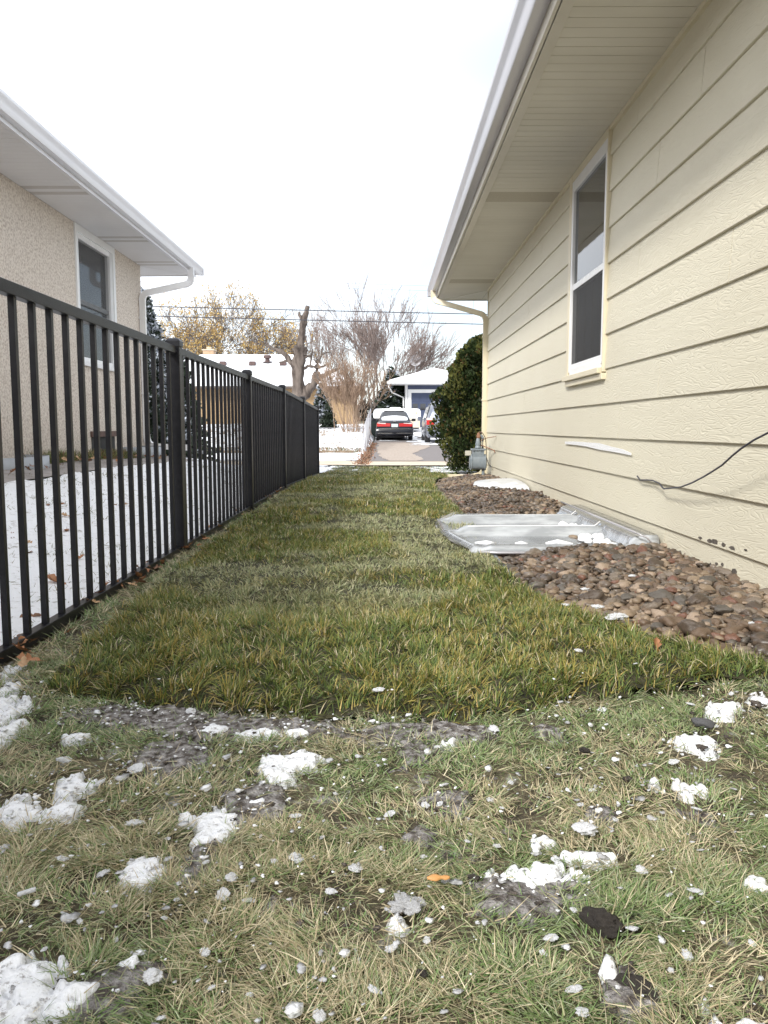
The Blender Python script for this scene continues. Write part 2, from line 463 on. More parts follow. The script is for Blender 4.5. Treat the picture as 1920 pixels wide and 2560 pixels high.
# ground material: black soil, grey frozen dust, straw thatch
def ground_mat():
    m = bpy.data.materials.new('thatch_and_soil')
    t, N, L, P = nodes(m)
    tcn = N.new('ShaderNodeTexCoord')
    n1 = N.new('ShaderNodeTexNoise'); n1.inputs['Scale'].default_value = 9; n1.inputs['Detail'].default_value = 8; n1.inputs['Roughness'].default_value = 0.65
    L.new(tcn.outputs['Object'], n1.inputs['Vector'])
    r = N.new('ShaderNodeValToRGB')
    E_ = r.color_ramp.elements
    E_[0].position = 0.34; E_[0].color = (0.045, 0.036, 0.028, 1)
    E_[1].position = 0.50; E_[1].color = (0.12, 0.10, 0.06, 1)
    e2 = E_.new(0.60); e2.color = (0.17, 0.15, 0.09, 1)
    e3 = E_.new(0.68); e3.color = (0.45, 0.44, 0.43, 1)
    L.new(n1.outputs['Fac'], r.inputs['Fac']); L.new(r.outputs['Color'], P.inputs['Base Color'])
    P.inputs['Roughness'].default_value = 0.95
    n2 = N.new('ShaderNodeTexNoise'); n2.inputs['Scale'].default_value = 70; n2.inputs['Detail'].default_value = 6
    L.new(tcn.outputs['Object'], n2.inputs['Vector'])
    b = N.new('ShaderNodeBump'); b.inputs['Strength'].default_value = 0.9; b.inputs['Distance'].default_value = 0.02
    L.new(n2.outputs['Fac'], b.inputs['Height']); L.new(b.outputs['Normal'], P.inputs['Normal'])
    return m
M['ground'] = ground_mat()
gx = np.concatenate([np.linspace(-400, -30, 14)[:-1], np.linspace(-30, -4, 27)[:-1], np.arange(-4, 4, 0.1), np.linspace(4, 30, 27), np.linspace(30, 400, 14)[1:]])
gyv = np.concatenate([np.linspace(-12, 0, 13)[:-1], np.arange(0, 20, 0.1), np.arange(20, 60, 0.5), np.linspace(60, 600, 40)])
def base_dip(X, Y):
    rock = smooth(X, 0.62, 0.72) * (1 - smooth(X, 1.75, 1.9)) * smooth(Y, 1.9, 2.4) * (1 - smooth(Y, 11.6, 12.0))
    return -0.03 * rock
sheet('ground', gx, gyv, -0.012, M['ground'], 'dark soil and dry thatch under the lawn', zfun=base_dip)

# ---- sod strip bounds
ED = np.array([(2.0, 1.60), (2.15, 1.28), (2.278, 1.10), (2.363, 1.01), (2.481, .93), (2.70, .79), (2.951, .675), (3.114, .645), (3.537, .60), (4.295, .605), (6.57, .64), (7.79, .61), (9.69, .62), (10.6, .70), (11.53, .82), (12.0, 1.0)])
def edge_x(y): return np.interp(y, ED[:, 0], ED[:, 1])
SF = np.array([(-1.05, 2.12), (-.88, 2.07), (-.67, 1.985), (-.33, 1.90), (-.06, 1.865), (.28, 1.89), (.56, 2.0), (.8, 2.08), (1.07, 2.16), (1.6, 2.1)])
SL = np.array([(2.0, -.86), (2.17, -.905), (2.94, -.95), (4.2, -1.0), (7, -1.05), (11.7, -1.07), (14.2, -1.06), (17.2, -1.0)])
def sod_inside(x, y, soft=0.03):
    j = 0.035 * (vnoise(x, y, 14) - 0.5) * 2 + 0.03 * (vnoise(x, y, 5, 9) - .5)
    f = smooth(y - np.interp(x, SF[:, 0], SF[:, 1]) + j, 0, soft)
    l = smooth(x - np.interp(y, SL[:, 0], SL[:, 1]) + j, 0, soft)
    rx = np.where(y < 11.8, edge_x(y) - 0.01, 1.15 - 0.10 * (y - 12) + 0.3 * (vnoise(x, y, 1.1, 3) - .5))
    r_ = smooth(rx - x + np.where(y < 2.6, 0, j * .5), 0, soft)
    fa = smooth(16.4 + 0.5 * (vnoise(x, y, 1.2) - .5) - y, 0, 0.1)
    return f * l * r_ * fa
def sod_h(x, y):
    ed = np.clip((y - np.interp(x, SF[:, 0], SF[:, 1])) / .10, 0, 1)
    return -0.012 + 0.048 * ed ** .5 + 0.050 * (fbm(x, y, 2.2, 4, 3) - 0.5) + 0.05 * (fbm(x, y, 0.7, 8, 2) - .5) * smooth(y, 3, 6)
M['sod_soil'] = mat('sod_thatch', (0.022, 0.022, 0.010), 0.95, (0.055, 0.050, 0.022), 20, bump=0.8, bscale=60, bdist=0.02)
sheet('sod', np.arange(-1.15, 1.7, 0.03), np.arange(1.8, 17.0, 0.04), 0.0, M['sod_soil'], 'freshly laid sod base', mask=lambda x, y: sod_inside(x, y) > 0.5, zfun=sod_h)

# ------------------------------------------------------------------ snow and bare soil near the camera
def ellipse(src, dx, dy, rx, ry):
    ox = 0 if src == 'A' else 960
    px, py = ox + .5787 * dx, 1650 + .5787 * dy
    cx, cy = ground_at(px, py, 0.01)
    mx_, _ = ground_at(px + .5787 * rx, py, 0.01)
    _, y0 = ground_at(px, py + .5787 * ry, 0.01)
    _, y1 = ground_at(px, py - .5787 * ry, 0.01)
    return cx, cy, abs(mx_ - cx), abs(y1 - y0) / 2
SNOW = [('A',45,40,75,45),('A',15,120,60,50),('A',0,180,50,60),('A',20,220,80,90),('A',10,300,60,80),('A',80,630,100,60),('A',310,530,75,55),('A',290,620,70,35),('A',100,575,60,22),('A',920,700,75,95),('A',800,660,50,14),
 ('A',1190,480,80,40),('A',1260,420,130,35),('A',1120,300,90,14),('A',930,285,55,25),('A',610,900,80,65),('A',150,1400,190,130),('A',60,1280,70,50),('A',330,1400,100,90),
 ('A',350,315,70,16),('A',1060,600,90,30),('A',1290,300,90,14),('A',560,1290,60,30),('A',500,1400,50,30),
 ('B',1500,180,110,12),('B',1620,150,60,30),('B',1440,205,60,22),('B',1340,340,85,40),('B',1170,500,45,35),('B',1280,530,55,35),('B',1370,530,20,22),('B',690,765,50,22),
 ('B',900,830,110,16),('B',650,915,180,50),('B',970,1275,55,75),('B',1440,1530,50,50),('B',1560,1560,130,40),('B',1610,950,60,35),('B',60,1110,45,35),('B',1390,1450,40,36),('B',290,345,40,16)]
SOIL = [('A',600,220,320,42),('A',900,260,300,42),('A',1250,275,260,34),('A',1100,600,130,90),('A',720,400,140,70),('A',850,880,75,95),('A',480,1400,130,110),('A',600,1330,120,60),
 ('B',150,290,230,45),('B',400,290,90,30),('B',150,370,80,30),('B',270,580,100,40),('B',160,720,80,35),('B',640,980,240,70),('B',600,1040,180,40),('B',1080,1400,120,105),('B',940,640,60,30),('B',700,280,50,20),('B',1430,870,100,200)]
SOIL = SOIL[:-1]
snow_e = [ellipse(*s) for s in SNOW]; soil_e = [ellipse(*s) for s in SOIL]
def field(es, x, y):
    t = np.zeros_like(x)
    for cx, cy, rx, ry in es:
        d = np.sqrt(((x - cx) / (rx * 1.25)) ** 2 + ((y - cy) / (ry * 1.25)) ** 2)
        t = np.maximum(t, 1.25 - d)
    return t
def snow_f(x, y):
    f = field(snow_e, x, y)
    return f - .02 + smooth(f, 0, .30) * (1.1 * (fbm(x, y, 24, 2, 4) - 0.5) + 0.6 * (vnoise(x, y, 9, 6) - .5) + 1.1 * (fbm(x, y, 90, 3, 2) - .53))
def soil_f(x, y): return field(soil_e, x, y) + 0.7 * (fbm(x, y, 12, 3, 3) - 0.5) + .7 * (fbm(x, y, 60, 9, 2) - .5)

def snow_top(X, Y):
    f = snow_f(X, Y) - 0.42
    lum = fbm(X, Y, 34, 1, 4) - .42
    return -.022 + .027 * smooth(f, -.22, .30) + .006 * np.clip(f - .3, 0, .5) + 0.012 * lum * smooth(f, 0, .4) + .004 * (vnoise(X, Y, 120) - .5)
sn = sheet('snow_patches', np.arange(-1.25, 1.35, 0.005), np.arange(0.78, 2.35, 0.005), 0, M['snow_patch'],
      mask=lambda x, y: (snow_f(x, y) > 0.18), zfun=snow_top)
tag(sn, 'ragged patches of melting snow in the thin foreground grass', 'snow', kind='stuff')
def soil_top(X, Y): return -.022 + .024 * smooth(soil_f(X, Y), .15, .55) + 0.014 * (fbm(X, Y, 26, 5, 4) - .45)
so = sheet('bare_soil', np.arange(-1.25, 1.35, 0.0075), np.arange(0.78, 2.3, 0.0075), 0, M['soil_dust'],
      mask=lambda x, y: (soil_f(x, y) > 0.16), zfun=soil_top)
tag(so, 'bare dark soil dusted with dirty snow in front of the sod edge', 'soil', kind='stuff')

# left snowy yard, footprints and all
def yard_relief(X, Y):
    foot = (smooth(fbm(X, Y, 3.1, 12, 2), 0.60, 0.72)) * -0.010
    return 0.045 * (fbm(X, Y, 4, 2, 4) - 0.5) + 0.012 * (vnoise(X, Y, 30) - .5) + foot
def yard_mask(x, y):
    l = np.interp(y, [0, 5, 12, 13, 14.2], [-2.90, -2.90, -2.88, -3.6, -9])
    n = 0.05 * (vnoise(x, y, 7) - .5)
    near = (x < -1.19 + n) & (y > .7)
    return near & (x > l)
sheet('snowy_yard', np.arange(-9, -0.85, 0.04), np.arange(0.6, 24.6, 0.05), 0.020, M['snow'], 'snow covered lawn behind the fence', mask=yard_mask, zfun=yard_relief)
# alley side, front yards
sheet('snow_far', np.concatenate([np.linspace(-60, -6, 40)[:-1], np.arange(-6, -0.42, 0.1)]), np.concatenate([np.arange(14.1, 40, 0.25), np.arange(40, 60, 1)]), 0.03, M['snow_far'], 'patchy snow on the front yards',
      mask=lambda x, y: ~((y > 16.9) & (y < 19.6)) & ((y > 24.4) | (x < -0.62 + .2 * vnoise(x, y, 3)) ) & ((y > 14.3) ) & (fbm(x, y, 1.3, 7, 3) + 0.25 * smooth(y, 19, 22) > 0.40),
      zfun=lambda X, Y: 0.03 * (fbm(X, Y, 3, 5, 3) - .5) + 0.16 * smooth(Y, 27, 29) * (fbm(X, Y, 2.2, 5, 3) - .5))
sheet('snow_right', np.arange(0.55, 9, 0.05), np.arange(12.5, 17, 0.05), 0.012, M['snow_far'], 'patchy snow beside the evergreen shrub',
      mask=lambda x, y: (fbm(x * .6, y, 5, 3, 3) + 0.12 * smooth(x, .5, 1.2) > 0.56), zfun=lambda X, Y: 0.02 * (fbm(X, Y, 9, 5, 3) - .5))
# sidewalk slab strip, driveway, alley apron
sheet('pavement', np.arange(-14, 14, 0.5), np.arange(17.2, 19.4, 0.2), 0.034, M['concrete'], 'pale concrete pavement strip')
def asphalt_mat():
    m = bpy.data.materials.new('driveway_asphalt')
    t, N, L, P = nodes(m)
    tcn = N.new('ShaderNodeTexCoord')
    n1 = N.new('ShaderNodeTexNoise'); n1.inputs['Scale'].default_value = 30; n1.inputs['Detail'].default_value = 8; n1.inputs['Roughness'].default_value = 0.8
    L.new(tcn.outputs['Object'], n1.inputs['Vector'])
    r = N.new('ShaderNodeValToRGB')
    r.color_ramp.elements[0].position = 0.35; r.color_ramp.elements[0].color = (0.14, 0.125, 0.12, 1)
    r.color_ramp.elements[1].position = 0.65; r.color_ramp.elements[1].color = (0.22, 0.195, 0.185, 1)
    L.new(n1.outputs['Fac'], r.inputs['Fac']); L.new(r.outputs['Color'], P.inputs['Base Color'])
    P.inputs['Roughness'].default_value = 0.8
    return m
M['asphalt'] = asphalt_mat()
M['dry_asphalt'] = mat('dry_tan_asphalt', (0.30, 0.245, 0.20), 0.9, (0.42, 0.35, 0.29), 18, bump=0.2, bscale=60, detail=8)
sheet('driveway', np.arange(-0.44, 8.01, 0.12), np.arange(19.4, 62, 0.5), 0.03, M['asphalt'], 'asphalt driveway')
DR = np.array([(19.5, .08, .87), (22, -.05, .85), (24, -.15, .84), (27, -.20, 1.3), (30, -.24, 1.75), (35, -.28, 1.95), (35.8, -.28, 1.95)])
sheet('driveway_dry_patch', np.arange(-0.7, 3, 0.05), np.arange(19.45, 35.8, 0.1), 0.038, M['dry_asphalt'], 'dry lighter driveway surface',
      mask=lambda x, y: (x > np.interp(y, DR[:, 0], DR[:, 1]) + .15 * (vnoise(x, y, 1.5) - .5)) & (x < np.interp(y, DR[:, 0], DR[:, 2]) + .3 * (vnoise(x, y, .8) - .5)))
sheet('driveway_snow', np.arange(-0.44, 8, 0.06), np.arange(31, 60, 0.15), 0.046, M['snow_far'], 'thin snow left on the driveway',
      mask=lambda x, y: (fbm(x, y * .5, 2.0, 14, 3) + 0.16 * smooth(x, 0.9, 1.4) + 0.18 * (1 - smooth(x, -.72, -.4)) - .12 * (x < .9) * (x > -.4) + .1 * smooth(y, 40, 46) > 0.56) & (y > 31.5 + (x < 1) * 5))

# ------------------------------------------------------------------ grass
M['blade'] = attr_mat('grass_blades', 0.5, 0.16)
def blades(name, x, y, z, L_, W, az, lean, curl, col, seg=2, tipcol=None):
    n = len(x)
    u = np.stack([np.cos(az), np.sin(az)], -1)
    wv = np.stack([-np.sin(az), np.cos(az), np.zeros(n)], -1)
    tw = rng.normal(0, 0.5, n)
    wv = wv * np.cos(tw)[:, None]; wv[:, 2] = np.sin(tw)
    V = np.zeros((n, seg + 1, 2, 3), np.float32)
    p = np.stack([x, y, z], -1)
    th = lean.copy()
    W = W * np.ones(n)
    for k in range(seg + 1):
        w = W * (1 - (k / seg) ** 1.5 * 0.9) * 0.5
        V[:, k, 0] = p - wv * w[:, None]; V[:, k, 1] = p + wv * w[:, None]
        st = L_ / seg
        p = p + np.stack([u[:, 0] * np.sin(th) * st, u[:, 1] * np.sin(th) * st, np.cos(th) * st], -1)
        th = np.clip(th + curl / seg, 0, 1.75)
    V = V.reshape(-1, 3)
    b = np.arange(n)[:, None] * (2 * (seg + 1)) + np.arange(seg)[None] * 2
    F = np.stack([b, b + 1, b + 3, b + 2], -1).reshape(-1, 4)
    cc = np.repeat(col[:, None, :], 2 * (seg + 1), 1).astype(np.float32)
    if tipcol is not None:
        for k in range(seg + 1):
            t = (k / seg) ** 2
            cc[:, 2 * k] = col * (1 - t) + tipcol * t; cc[:, 2 * k + 1] = cc[:, 2 * k]
    return V, F, cc.reshape(-1, 3)
def join(parts):
    Vs, Fs, Cs, o = [], [], [], 0
    for V, F, c in parts:
        Vs.append(V); Fs.append(F + o); Cs.append(c); o += len(V)
    return np.concatenate(Vs), np.concatenate(Fs), np.concatenate(Cs)
GREEN = np.array([(0.098, 0.160, 0.040), (0.140, 0.205, 0.052), (0.165, 0.205, 0.048), (0.060, 0.118, 0.036)])
OLIVE = np.array([(0.35, 0.285, 0.075), (0.44, 0.335, 0.11), (0.28, 0.25, 0.065)])
STRAW = np.array([(0.56, 0.48, 0.31), (0.68, 0.60, 0.42), (0.46, 0.38, 0.24)])
def pick(arr, n):
    return arr[rng.integers(0, len(arr), n)] * rng.uniform(0.8, 1.25, (n, 1))

def tuft(x, y, cell, o=0):
    """offset of each blade from the middle of its grass clump"""
    best = np.full(len(x), 1e9); bx_ = np.zeros(len(x)); by_ = np.zeros(len(x))
    ix = np.floor(x / cell).astype(int); iy = np.floor(y / cell).astype(int)
    for dx in (-1, 0, 1):
        for dy in (-1, 0, 1):
            i, j = ix + dx, iy + dy
            h1 = _P[(i * 7 + o) & 255, (j * 13 + 5) & 255]; h2 = _P[(j * 11 + o) & 255, (i * 5 + 91) & 255]
            cx_ = (i + h1) * cell; cy_ = (j + h2) * cell
            d = np.hypot(x - cx_, y - cy_); k = d < best
            best[k] = d[k]; bx_[k] = (x - cx_)[k]; by_[k] = (y - cy_)[k]
    return bx_, by_, best / cell
parts = []
for y0, y1, dens, Wm, Lm, seg in ((1.8, 3.2, 38000, .0036, .038, 3), (3.2, 5.2, 23000, .0046, .036, 3), (5.2, 8.5, 10000, .0064, .040, 2), (8.5, 12.5, 4200, .0085, .050, 2), (12.5, 17.0, 1700, .012, .048, 2)):
    n = int((y1 - y0) * 2.9 * dens)
    x = rng.uniform(-1.15, 1.75, n); y = rng.uniform(y0, y1, n)
    k = sod_inside(x, y) > rng.random(n)
    x, y = x[k], y[k]
    cl = fbm(x, y, 16, 2, 2)                       # tufts
    k = rng.random(len(x)) < 0.50 + 1.2 * smooth(cl, 0.34, 0.62)
    x, y = x[k], y[k]; n = len(x); cl = cl[k]
    tx_, ty_, td = tuft(x, y, .055 if y0 < 5 else .09)
    k = rng.random(n) < 1.25 - .85 * smooth(td, .25, .75)
    x, y, cl, tx_, ty_, td = x[k], y[k], cl[k], tx_[k], ty_[k], td[k]; n = len(x)
    fl = 2 * np.pi * (fbm(x, y, 3.2, 21, 2) * 2.4)
    az = np.arctan2(ty_ / .03 + .35 * np.sin(fl) + rng.normal(0, .55, n), tx_ / .03 + .35 * np.cos(fl) + rng.normal(0, .55, n))
    pal = fbm(x, y, 1.6, 31, 3)                     # where it was flattened and pale
    pale = smooth(pal, 0.48, 0.60) * smooth(y, 2.5, 3.3)
    lean = np.clip(rng.normal(0.35, 0.30, n) + 1.1 * td + 0.25 * pale, 0.02, 1.4)
    Lh = Lm * rng.uniform(0.55, 1.25, n) * (0.62 + 0.4 * cl + .45 * fbm(x, y, 5, 64, 2)) * (1 - .15 * pale) * (1.2 - .45 * td)
    col = pick(GREEN, n)
    yel = smooth(fbm(x, y, 7, 41, 3), 0.42, 0.66)
    o_ = rng.random(n) < 0.12 + 0.30 * yel
    col[o_] = pick(OLIVE, o_.sum())
    s_ = rng.random(n) < 0.10 + 0.22 * pale
    col[s_] = pick(STRAW, s_.sum())
    col = col * (1 - pale[:, None] * .65) + (np.array([0.36, 0.39, 0.24]) * rng.uniform(.8, 1.2, (n, 1))) * pale[:, None] * .65
    tip = col * 0.68 + 0.32 * pick(OLIVE, n)
    parts.append(blades('b', x, y, G(x, y) + sod_h(x, y) - 0.006, Lh, Wm * rng.uniform(.7, 1.3, n), az, lean, rng.uniform(.1, 1.0, n), col, seg, tip))
# mixed segs have different layouts but all quads
V, F, c = join(parts)
o = np_mesh('sod_grass', V, F, M['blade'], c)
tag(o, 'thick green and yellow tipped sod grass between the fence and the stone bed', 'grass', kind='stuff')

parts = []
# thin foreground lawn
def thin(n, x0, x1, y0, y1, W, Lr, straw_p, seg, keep=1.0, leanm=1.12):
    x = rng.uniform(x0, x1, n); y = rng.uniform(y0, y1, n)
    so_ = sod_inside(x, y, .02) < 0.5
    near = (y < 2.5)
    sf = snow_f(x, y); gf = soil_f(x, y)
    cl = fbm(x, y, 10, 51, 3)
    k = so_ & (rng.random(n) < (1 - .93 * smooth(sf, .15, .62)) * (1 - .84 * smooth(gf, .22, .70)) * (0.30 + 1.3 * smooth(cl, .36, .6)) * keep)
    k &= ~((x > edge_x(np.clip(y, 2, 12)) - .02) & (y > 2.05) & (y < 12))
    k &= (x > -1.12 + 0.1 * (vnoise(x, y, 6) - .5))
    x, y = x[k], y[k]; n = len(x)
    tx_, ty_, td = tuft(x, y, .085, 17)
    k = rng.random(n) < 1.3 - .8 * smooth(td, .25, .8)
    x, y, tx_, ty_, td = x[k], y[k], tx_[k], ty_[k], td[k]; n = len(x)
    fl = 2 * np.pi * (fbm(x, y, 4.5, 61, 2) * 2.6)
    az = np.arctan2(ty_ / .045 + .55 * np.sin(fl) + rng.normal(0, .8, n), tx_ / .045 + .55 * np.cos(fl) + rng.normal(0, .8, n))
    st = smooth(fbm(x, y, 3.5, 71, 3), 0.40, 0.64)
    col = pick(np.array([(0.20, 0.275, 0.105), (0.26, 0.335, 0.145), (0.34, 0.385, 0.24), (0.14, 0.235, 0.07)]), n)
    s_ = rng.random(n) < straw_p * (0.30 + 1.2 * st)
    col[s_] = pick(STRAW, s_.sum()) * 0.95
    o_ = rng.random(n) < 0.18
    col[o_] = pick(np.array([(0.38, 0.37, 0.20), (0.34, 0.36, 0.20)]), o_.sum())
    lean = np.clip(rng.normal(leanm, 0.22, n), 0.1, 1.5)
    Lh = rng.uniform(*Lr, n) * np.where(s_, 1.35, 1.0)
    return blades('b', x, y, G(x, y) - 0.008 + rng.uniform(0, .012, n), Lh, W * rng.uniform(.6, 1.4, n), az, lean, rng.uniform(-.1, .5, n), col, seg)
parts.append(thin(240000, -1.15, 1.75, 0.72, 1.35, .0015, (.012, .030), .36, 3))
parts.append(thin(165000, -1.2, 2.1, 1.35, 2.4, .0019, (.012, .030), .38, 3))
parts.append(thin(4500, -1.0, 1.0, 0.72, 2.1, .0018, (.03, .055), .55, 3, leanm=1.2))
# strip between fence and sod, strip at far end
parts.append(thin(26000, -1.15, -.8, 2.1, 6, .0030, (.02, .05), .35, 2))
parts.append(thin(16000, -1.15, -.95, 6, 15, .007, (.02, .05), .35, 2))
parts.append(thin(26000, -2.2, 6.0, 12.2, 17.2, .016, (.02, .045), .30, 2, leanm=.9))
V, F, c = join(parts)
o = np_mesh('thin_grass', V, F, M['blade'], c)
tag(o, 'thin matted lawn of short green and straw blades in the foreground', 'grass', kind='stuff')
# blades poking through the yard snow
n = 13000
x = rng.uniform(-3.3, -1.2, n); y = rng.uniform(1.6, 13, n)
k = rng.random(n) < 0.30 + smooth(fbm(x, y, 3.1, 12, 2), .56, .7) + smooth(-np.abs(x + 1.25), -.14, 0)
x, y = x[k], y[k]; n = len(x)
V, F, c = blades('b', x, y, G(x, y) + .005, rng.uniform(.02, .055, n), .0028 * (1 + y * .15), rng.uniform(0, 6.28, n), rng.uniform(.5, 1.4, n), rng.uniform(0, .5, n), pick(np.array([(0.16, .17, .08), (.24, .2, .11)]), n), 2)
o = np_mesh('yard_grass', V, F, M['blade'], c)
tag(o, 'sparse grass blades poking through the yard snow behind the fence', 'grass', kind='stuff')

# ------------------------------------------------------------------ lumps: snow clumps, clods, rocks
def lump_mesh(name, m, sub=3, flat=0.6, amp=0.25, fr=1.6, seed=0, smoothf=True, ridge=0.0):
    bm = bmesh.new()
    bmesh.ops.create_icosphere(bm, subdivisions=sub, radius=1)
    off = Vector((seed * 7.3, seed * 3.1, seed * 1.7))
    for v in bm.verts:
        n_ = mnoise.fractal(v.co * fr + off, 1.0, 2.0, 3)
        d = 1 + amp * n_
        if ridge: d += ridge * mnoise.fractal(v.co * fr * 4 + off, .8, 2.0, 3)
        v.co = v.co * d
        v.co.z *= flat
    me = bpy.data.meshes.new(name); bm.to_mesh(me); bm.free()
    me.materials.append(m)
    if smoothf: me.polygons.foreach_set('use_smooth', [True] * len(me.polygons))
    return me
def place(name, me, loc, scale, rot, label, cat, group=None):
    o = bpy.data.objects.new(name, me); C.objects.link(o)
    o.location = loc; o.scale = scale; o.rotation_euler = rot
    return tag(o, label, cat, group)

CL = [('A',275,425,34,16),('A',590,460,40,16),('A',675,462,25,10),('A',432,522,24,16),('A',585,695,40,14),('A',270,850,28,30),('A',225,885,10,24),('A',445,912,35,28),('A',960,1010,38,30),('A',1075,1030,30,32),
 ('A',1278,665,26,15),('A',1125,755,9,22),('A',1280,845,36,18),('A',1185,860,18,16),('A',1535,890,38,32),('A',1430,990,26,16),('A',1635,185,25,16),('A',1000,930,35,12),('A',605,1255,28,28),('A',190,1240,14,14),
 ('A',915,1405,20,22),('A',1080,1435,16,24),('A',695,1535,22,20),('A',1115,1545,18,12),('A',1380,1530,32,45),('A',20,800,22,30),('A',715,322,14,10),('A',860,373,12,8),('A',825,215,24,14),('A',1620,1415,32,20),
 ('A',885,1255,25,12),('A',710,1105,14,18),('A',1450,570,12,10),('A',500,1200,14,8),('A',765,1025,14,14),('A',345,1120,16,14),('A',385,1050,14,12),('A',890,865,16,12),('A',770,958,18,10),
 ('B',475,290,25,28),('B',230,368,16,12),('B',25,657,24,12),('B',178,618,20,14),('B',240,615,18,10),('B',260,530,18,12),('B',548,522,16,10),('B',460,597,18,14),('B',510,632,12,14),('B',850,618,18,10),
 ('B',945,208,20,11),('B',1250,432,22,16),('B',1207,338,10,10),('B',1325,185,20,18),('B',1500,140,14,10),('B',1435,280,14,18),('B',665,823,16,14),('B',490,795,22,14),('B',1112,898,26,14),('B',820,1070,22,20),
 ('B',722,1190,30,20),('B',185,1200,20,32),('B',820,1410,34,22),('B',690,1255,18,18),('B',1310,1265,28,26),('B',1240,1330,18,14),('B',318,1420,22,16),('B',860,1510,34,26),('B',1590,1212,16,12),('B',1628,1365,14,18),
 ('B',900,555,18,8),('B',1350,635,22,16),('B',1000,683,16,8),('B',1075,1150,28,24),('B',170,840,16,14),('B',360,775,16,12),('B',265,945,18,12),('B',1085,68,10,7),('B',745,235,10,12),('B',745,855,26,18),('B',840,8,20,10),('B',30,1235,30,14),('B',1350,990,36,24)]
clump_me = [lump_mesh('snow_clump', M['snow_clump'], 4, .62, .5, 1.7, s, True, .10) for s in range(6)]
for i, s in enumerate(CL):
    cx, cy, rx, ry = ellipse(*s)
    zz = float(G(cx, cy)) + (0.045 if sod_inside(np.array([cx]), np.array([cy]))[0] > .5 else 0.007)
    place('snow_clump', clump_me[i % 6], (cx, cy, zz), (rx * .95, rx * .72, max(rx * .36, .003)), (random.uniform(-.3, .3), random.uniform(-.3, .3), random.uniform(0, 6.3)),
          'small white crumbling clump of snow lying in the grass', 'snow clump', 'snow clumps scattered over the lawn')
def single(name, me, s, zs, zo, label, cat):
    cx, cy, rx, ry = ellipse(*s)
    return place(name, me, (cx, cy, zo), (rx, rx * .85, rx * zs), (0.1, -.1, random.uniform(0, 6)), label, cat)
single('snow_clump', clump_me[2], ('B', 870, 740, 50, 30), .7, .015, 'largest lone white snow lump right of the middle foreground', 'snow clump')
single('snow_clump', clump_me[4], ('A', 660, 1405, 42, 38), .85, .022, 'rounded white snow ball beside the big lower left snow patch', 'snow clump')
single('dirt_clod', lump_mesh('dirt_clod', M['soil'], 4, .7, .4, 1.8, 3, True, .12), ('B', 940, 1130, 84, 52), .62, .010, 'crumbly dark brown clod of earth above the narrow snow patch', 'dirt clod')
single('soil_slab', lump_mesh('soil_slab', M['soil'], 4, .7, .3, 1.3, 9, True, .12), ('B', 1080, 1400, 108, 80), .16, .002, 'flat dark slab of frozen soil at the lower right', 'soil slab')
single('grey_stone', lump_mesh('grey_stone', M['stone_grey'], 3, .7, .3, 1.1, 5), ('B', 1380, 272, 48, 26), .6, .010, 'flat dark grey stone in the thin grass near the stone bed', 'stone')
single('ice_lump', lump_mesh('ice_lump', M['dirty_snow'], 4, .7, .6, 1.8, 13, True, .15), ('B', 100, 1045, 75, 45), .5, .006, 'jagged grey lump of dirty ice near the orange leaf', 'ice lump')
single('dirt_clod', lump_mesh('dirt_clod', M['soil'], 3, .7, .4, 1.6, 15, True, .1), ('B', 865, 385, 24, 16), .7, .008, 'small round dark clod with a broken clod beside it', 'dirt clod')
single('dirt_clod', lump_mesh('dirt_clod', M['soil'], 3, .7, .4, 1.6, 16, True, .1), ('B', 160, 1350, 28, 20), .5, .008, 'small dull brown clod at the bottom centre of the lawn', 'dirt clod')
# short white stick of snow/pipe piece
sx, sy, srx, _ = ellipse('A', 118, 1058, 38, 22)
mb = MB(); mb.lathe([(0.0, -1), (.24, -.97), (.27, -.8), (.27, .8), (.24, .97), (0.0, 1)], (0, 0, 0), 10, 'x')
o = mb.build('snow_stick', M['snow_clump'], smooth=True); o.location = (sx, sy, .03); o.scale = (srx,) * 3; o.rotation_euler = (.1, -.15, .35)
tag(o, 'short white stick shaped piece of packed snow at the lower left', 'snow piece')
# crumbs
ico = lump_mesh('crumb', M['snow_clump'], 2, .55, .9, 1.3, 4, False)
def mesh_arrays(me):
    v = np.zeros(len(me.vertices) * 3, np.float32); me.vertices.foreach_get('co', v)
    f = np.zeros(len(me.loops), np.int32); me.loops.foreach_get('vertex_index', f)
    return v.reshape(-1, 3), f.reshape(-1, 3)
def scatter(name, srcs, P, S, m, mi=None, colf=None):
    Vs, Fs, MI, o_ = [], [], [], 0
    for i in range(len(P)):
        v, f = srcs[i % len(srcs)]
        a1, a2 = rng.uniform(0, 6.28), rng.uniform(-.35, .35)
        ca, sa, cb, sb = math.cos(a1), math.sin(a1), math.cos(a2), math.sin(a2)
        Rm = np.array([[ca, -sa * cb, sa * sb], [sa, ca * cb, -ca * sb], [0, sb, cb]])
        Vs.append((v * S[i]) @ Rm.T + P[i]); Fs.append(f + o_); o_ += len(v)
        if mi is not None: MI.append(np.full(len(f), mi[i]))
    return np_mesh(name, np.concatenate(Vs), np.concatenate(Fs), m, smooth=True, mi=None if mi is None else np.concatenate(MI))
n = 1700
x = rng.uniform(-1.2, 1.3, n); y = 0.8 + 1.35 * rng.random(n) ** .8
k = ((field(snow_e, x, y) > rng.uniform(-.8, .9, n)) | (soil_f(x, y) > .4)) & ((sod_inside(x, y) < .5) | (rng.random(n) < .12))
x, y = x[k], y[k]; n = len(x)
r_ = rng.lognormal(-6.35, .65, n)
P3 = np.stack([x, y, G(x, y) + np.where(sod_inside(x, y) > .5, .05, .012)], -1)
o = scatter('snow_crumbs', [mesh_arrays(ico)], P3, np.stack([r_, r_, r_ * .8], -1), M['snow_clump'])
